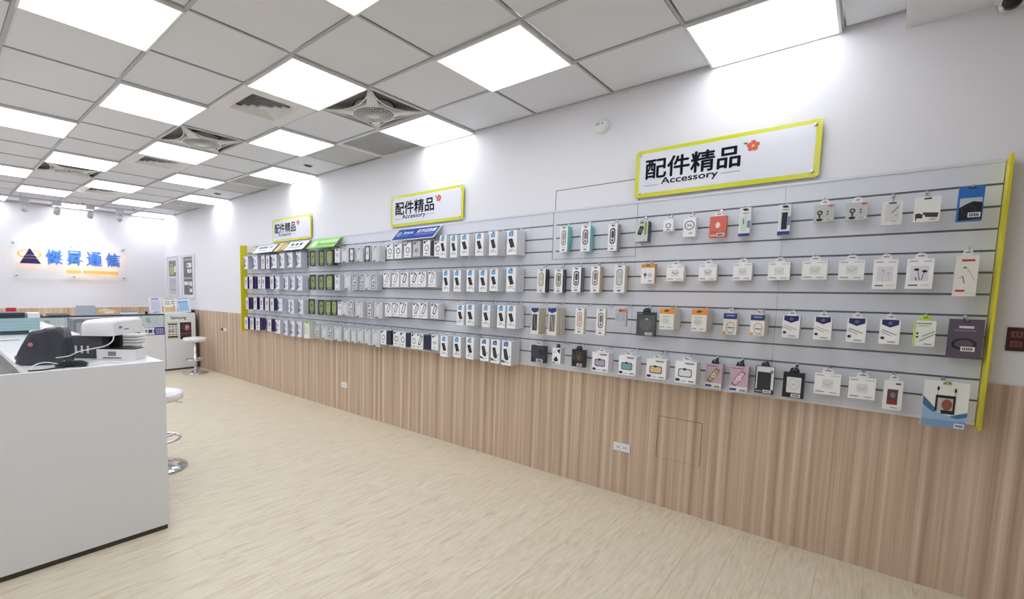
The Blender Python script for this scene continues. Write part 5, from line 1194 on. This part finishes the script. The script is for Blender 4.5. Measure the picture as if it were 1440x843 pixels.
box_thing(-2.885, 5.45, .19, .18, .046, 'navy_box', 'dark slate box on top of the pale blue stack, left', z0=z)
box_thing(-2.73, 5.42, .085, .16, .044, 'white_laminate', 'small white box on top of the pale blue stack, right', z0=z)
bt_ = empty('stapler_tool', (-2.94, 4.75, T0), .2); tag(bt_, 'tiny grey metal clip lying on the white counter top', 'clip')
b = MB(); b.tube([(-.05, 0, .004), (.05, .01, .004)], .003, 6, mt='steel'); b.build('bar', parent=bt_)
b = MB(); b.tube([(-.05, 0, .004), (-.06, .02, .004), (-.03, .03, .004)], .003, 6, mt='steel'); b.build('loop', parent=bt_)

# ---------------------------------------------------------------- back counters along the back wall
mat('counter_edge_blue', (52, 62, 92), .4)
CY = 8.70; CT = .992
e = empty('white_cabinet', (-.29, 8.93, 0)); tag(e, 'white cabinet in the back corner with two posters on its front', 'cabinet')
bx(-.295, .205, -.23, .23, .03, CT, 'white_laminate').build('body', parent=e, bevel=.002)
bx(-.29, .2, -.222, .22, 0, .03, 'toe_kick').build('plinth', parent=e)
bx(.207, .215, -.23, .23, 0, CT, 'toe_kick').build('side_strip', parent=e)
def sheet(x0, x1, z0, z1, y, bg, shapes, label, name='poster_sheet', cat='poster', extra=None):
    w, h = x1 - x0, z1 - z0
    o = MB(); o.box(-w / 2, w / 2, -.0015, 0, -h, 0, bg)
    e = empty(name, ((x0 + x1) / 2, y, z1)); tag(e, label, cat); o.build('sheet', parent=e)
    b = MB(); paint(b, w, h, shapes, 0)
    b.v = [(-p[1], p[0] - .0018, p[2]) for p in b.v]
    if extra: extra(b, w, h)
    b.build('print', parent=e)
sheet(-.557, -.378, .548, .838, CY - .0005, (226, 226, 222), [('r', .0, 0, 1, .08, (206, 210, 150)), ('r', .08, .08, .92, .16, (70, 74, 60)), ('r', .0, .93, 1, 1, (206, 214, 140)), ('r', .05, .82, .95, .92, (50, 54, 44))] +
      [('r', .12 + .3 * j, .24 + .15 * k, .3 + .3 * j, .30 + .15 * k, (110, 112, 120)) for j in range(3) for k in range(4)] + [('r', .1, .5, .6, .54, (150, 70, 120))], 'pale poster with small print and lime bands on the white cabinet')
sheet(-.348, -.160, .535, .832, CY - .0005, (52, 40, 42), [('e', .62, .32, .26, .2, (176, 96, 100)), ('e', .62, .32, .15, .11, (210, 180, 170)), ('e', .66, .36, .06, .05, (90, 40, 44)), ('e', .3, .3, .16, .16, (70, 70, 58)), ('r', .08, .64, .94, .67, (190, 120, 120)), ('r', .1, .74, .9, .77, (120, 90, 92))], 'dark poster with pink ring picture on the white cabinet')
e = empty('brand_lettering', (-.37, CY - .0005, .875)); tag(e, 'dark grey stick on brand lettering above the posters on the white cabinet', 'lettering')
b = MB(); fit_text(b, 'Samsung', (-.125, -.001, .0), BX, BZ, .25, .07, (84, 80, 70), 'matte_print', bold=.02); b.build('letters', parent=e)

# glass display counter, continuing left
e = empty('display_counter', (-2.35, 8.93, 0)); tag(e, 'long white display counter with glass case top, along the back of the shop', 'counter')
X0, X1 = -4.6 + 2.35, -.592 + 2.35
bx(X0, X1, -.23, .23, .03, .775, 'white_laminate').build('body', parent=e, bevel=.002)
bx(X0, X1, -.222, .22, 0, .03, 'toe_kick').build('plinth', parent=e)
bx(X0, X1, -.23, -.225, .777, .968, 'display_glass').build('front_glass', parent=e)
bx(X0, X1, -.23, .23, .970, .984, 'clear_acrylic').build('top_glass', parent=e)
bx(X0, X1, -.234, -.22, .966, .990, 'counter_edge_blue').build('top_rail', parent=e)
bx(X0, X1, .2, .23, .777, .968, 'white_gloss').build('back_board', parent=e)
x = X1 - .006
while x > X0:
    bx(x - .008, x, -.224, -.216, .777, .966, 'steel').build('post', parent=e); x -= .34
for k in range(6):
    x = X1 - .20 - .34 * k
    g = empty('phone_stand', (x - 2.35, 8.86, .776)); tag(g, 'small white display block in the glass case, %s from the right' % ORD[k], 'display block')
    bx(-.09, .09, -.06, .06, 0, .05, 'white_gloss').build('block', parent=g, bevel=.002)
    b = MB(); b.box(-.03, .03, 0, .008, 0, .10, mt='grey_plastic'); b.xf(Matrix.Translation((0, 0, .05)) @ Matrix.Rotation(math.radians(-20), 4, 'X')); b.build('phone', parent=g)
sheet(-.905, -.597, .632, .768, CY - .0008, (232, 230, 240), [('r', 0, 0, 1, .06, (66, 60, 140)), ('r', 0, .94, 1, 1, (66, 60, 140)), ('p', [(.5, .06), (1, .06), (1, .94), (.5, .94), (.44, .5)], (74, 66, 150)), ('e', .08, .45, .05, .12, (50, 50, 80)), ('r', .18, .3, .38, .7, (70, 72, 110))] +
      [('r', .56 + .1 * j, .2 + .25 * k, .63 + .1 * j, .34 + .25 * k, (206, 200, 236)) for j in range(4) for k in range(3)], 'white and violet banner strip on the display counter front', 'banner', 'banner')

# things on the back counters
def holder(x0, x1, z1, y, label, bg, shapes, tilt=0.0, lean=8):
    w, h = x1 - x0, z1 - CT
    e = empty('sign_holder', ((x0 + x1) / 2, y, CT + .0)); tag(e, label, 'sign holder')
    M = Matrix.Rotation(math.radians(tilt), 4, 'Y') @ Matrix.Rotation(math.radians(-lean), 4, 'X')
    b = MB(); b.box(-w / 2, w / 2, -.002, .002, .006, h, mt='clear_acrylic'); b.xf(M); b.build('acrylic_sheet', parent=e)
    b = MB(); b.box(-w / 2, w / 2, -.03, .06, 0, .004, mt='clear_acrylic'); b.build('base', parent=e)
    b = MB(); b.box(-w / 2 + .004, w / 2 - .004, -.0045, -.003, .01, h - .004, bg); b.xf(M); b.build('sheet', parent=e)
    b = MB(); paint(b, w, h, shapes, 0); b.v = [(-p[1], p[0] - .0048, p[2] + h) for p in b.v]; b.xf(M); b.build('print', parent=e)
holder(-.775, -.57, 1.268, 8.86, 'clear sign holder with pale lilac text sheet, left of three', (232, 234, 246), [('r', .2, .08, .75, .14, (70, 74, 110)), ('r', .14, .2, .86, .84, (212, 216, 240)), ('r', .3, .9, .84, .94, (60, 64, 110))] + [('r', .2, .26 + .08 * k, .78, .275 + .08 * k, (176, 184, 222)) for k in range(7)])
holder(-.545, -.335, 1.268, 8.86, 'clear sign holder with yellow and grey printed sheet, middle of three', (240, 240, 236), [('r', .08, .05, .86, .14, (196, 204, 140)), ('r', .16, .25, .46, .45, (130, 134, 156)), ('r', .2, .29, .42, .41, (232, 234, 240)), ('r', .6, .24, .84, .3, (110, 112, 130)), ('r', .6, .38, .84, .43, (120, 120, 140)), ('r', .1, .62, .9, .92, (226, 200, 130)), ('r', .5, .62, .9, .92, (230, 180, 140)), ('e', .8, .56, .06, .04, (70, 90, 110))])
holder(-.315, -.098, 1.252, 8.84, 'clear sign holder with pale blue sheet, right of three, leaning', (228, 236, 248), [('r', .1, .0, .9, .06, (150, 180, 220)), ('r', .06, .18, .86, .9, (168, 200, 234)), ('r', .1, .2, .84, .26, (100, 130, 180))] + [('r', .2, .36 + .1 * k, .74, .375 + .1 * k, (120, 160, 210)) for k in range(5)], tilt=-4, lean=14)
bx(-.05, .05, -.04, .04, 0, .045, 'black_plastic').build('black_box', loc=(-.075, 8.95, CT)); tag(bpy.data.objects['black_box'], 'small black box on the white cabinet beside the corner', 'box')
o = bx(-.018, .018, -.02, .02, 0, .045, 'black_plastic').build('black_box', loc=(-.84, 8.80, .985)); tag(o, 'tiny black block on the display counter left of the sign holders', 'box')
box_thing(-1.06, 8.95, .22, .12, .045, 'white_laminate', 'flat white box with mauve lid on the display counter', z0=.985, lidmt='mauve_box')
# tan bag and grey screen behind the printer
mat('tan_paper', (206, 176, 138), .7)
e = empty('tan_bag', (-1.36, 8.92, .985)); tag(e, 'low tan paper bag lying on the display counter behind the white printer', 'bag')
b = MB(); rows = []
for i, (x, h_) in enumerate(((-.13, .02), (-.12, .075), (-.06, .09), (.03, .085), (.1, .07), (.13, .02))):
    rows.append([(x, -.06, 0), (x, -.062, h_ * .7), (x, -.03, h_), (x, .03, h_ * .96), (x, .06, h_ * .7), (x, .06, 0)])
b.grid(rows, (0, 0, 0), 'tan_paper'); b.face(rows[0], mt='tan_paper'); b.face(rows[-1][::-1], mt='tan_paper'); b.build('body', parent=e)
bx(-.06, .06, -.066, -.0625, .02, .055, 'white_plastic').build('label_patch', parent=e)
mat('blue_grey_plastic', (160, 172, 184), .4)
e = empty('tablet_stand', (-1.68, 8.80, .989)); tag(e, 'blue grey tablet seen from behind, propped on the display counter', 'tablet')
b = MB(); b.prism(rrect(0, .075, .25, .15, .012), -.006, .006, mt='blue_grey_plastic', axis=1); b.xf(Matrix.Rotation(math.radians(-12), 4, 'X')); b.build('body', parent=e)
bx(-.05, .05, .0, .09, 0, .006, 'grey_plastic').build('foot', parent=e)
# grey square bin and laptops left of it
e = empty('equipment_box', (-2.0, 7.0, 0)); tag(e, 'tall grey square pedestal behind the service counter', 'pedestal')
bx(-.19, .13, -.2, .2, .06, 1.045, 'grey_plastic').build('body', parent=e, bevel=.006)
bx(-.19, .13, -.2, .2, 0, .055, 'black_plastic').build('plinth', parent=e)
bx(-.17, .1, -.203, -.2005, .1, 1.0, 'blue_grey_plastic').build('front_panel', parent=e)
for (x, rz, lb_) in ((-2.02, .1, 'open black laptop lying flat on the display counter, right one'), (-2.34, -.05, 'open black laptop lying flat on the display counter, left one')):
    e = empty('laptop', (x, 8.88, .985), rz); tag(e, lb_, 'laptop')
    bx(-.13, .13, -.1, .1, 0, .012, 'black_plastic').build('base', parent=e, bevel=.002)
    b = MB(); b.box(-.13, .13, -.1, .1, 0, .006, mt='black_plastic'); b.xf(Matrix.Translation((0, .0, .015)) @ Matrix.Rotation(math.radians(6), 4, 'X')); b.build('lid', parent=e)
box_thing(-2.66, 8.92, .34, .2, .075, 'mauve_box', 'mauve box with white end on the display counter below the red box', z0=.985)
box_thing(-2.55, 8.92, .105, .1, .05, 'red_box', 'small bright red box on the mauve box at far left', z0=1.0605)
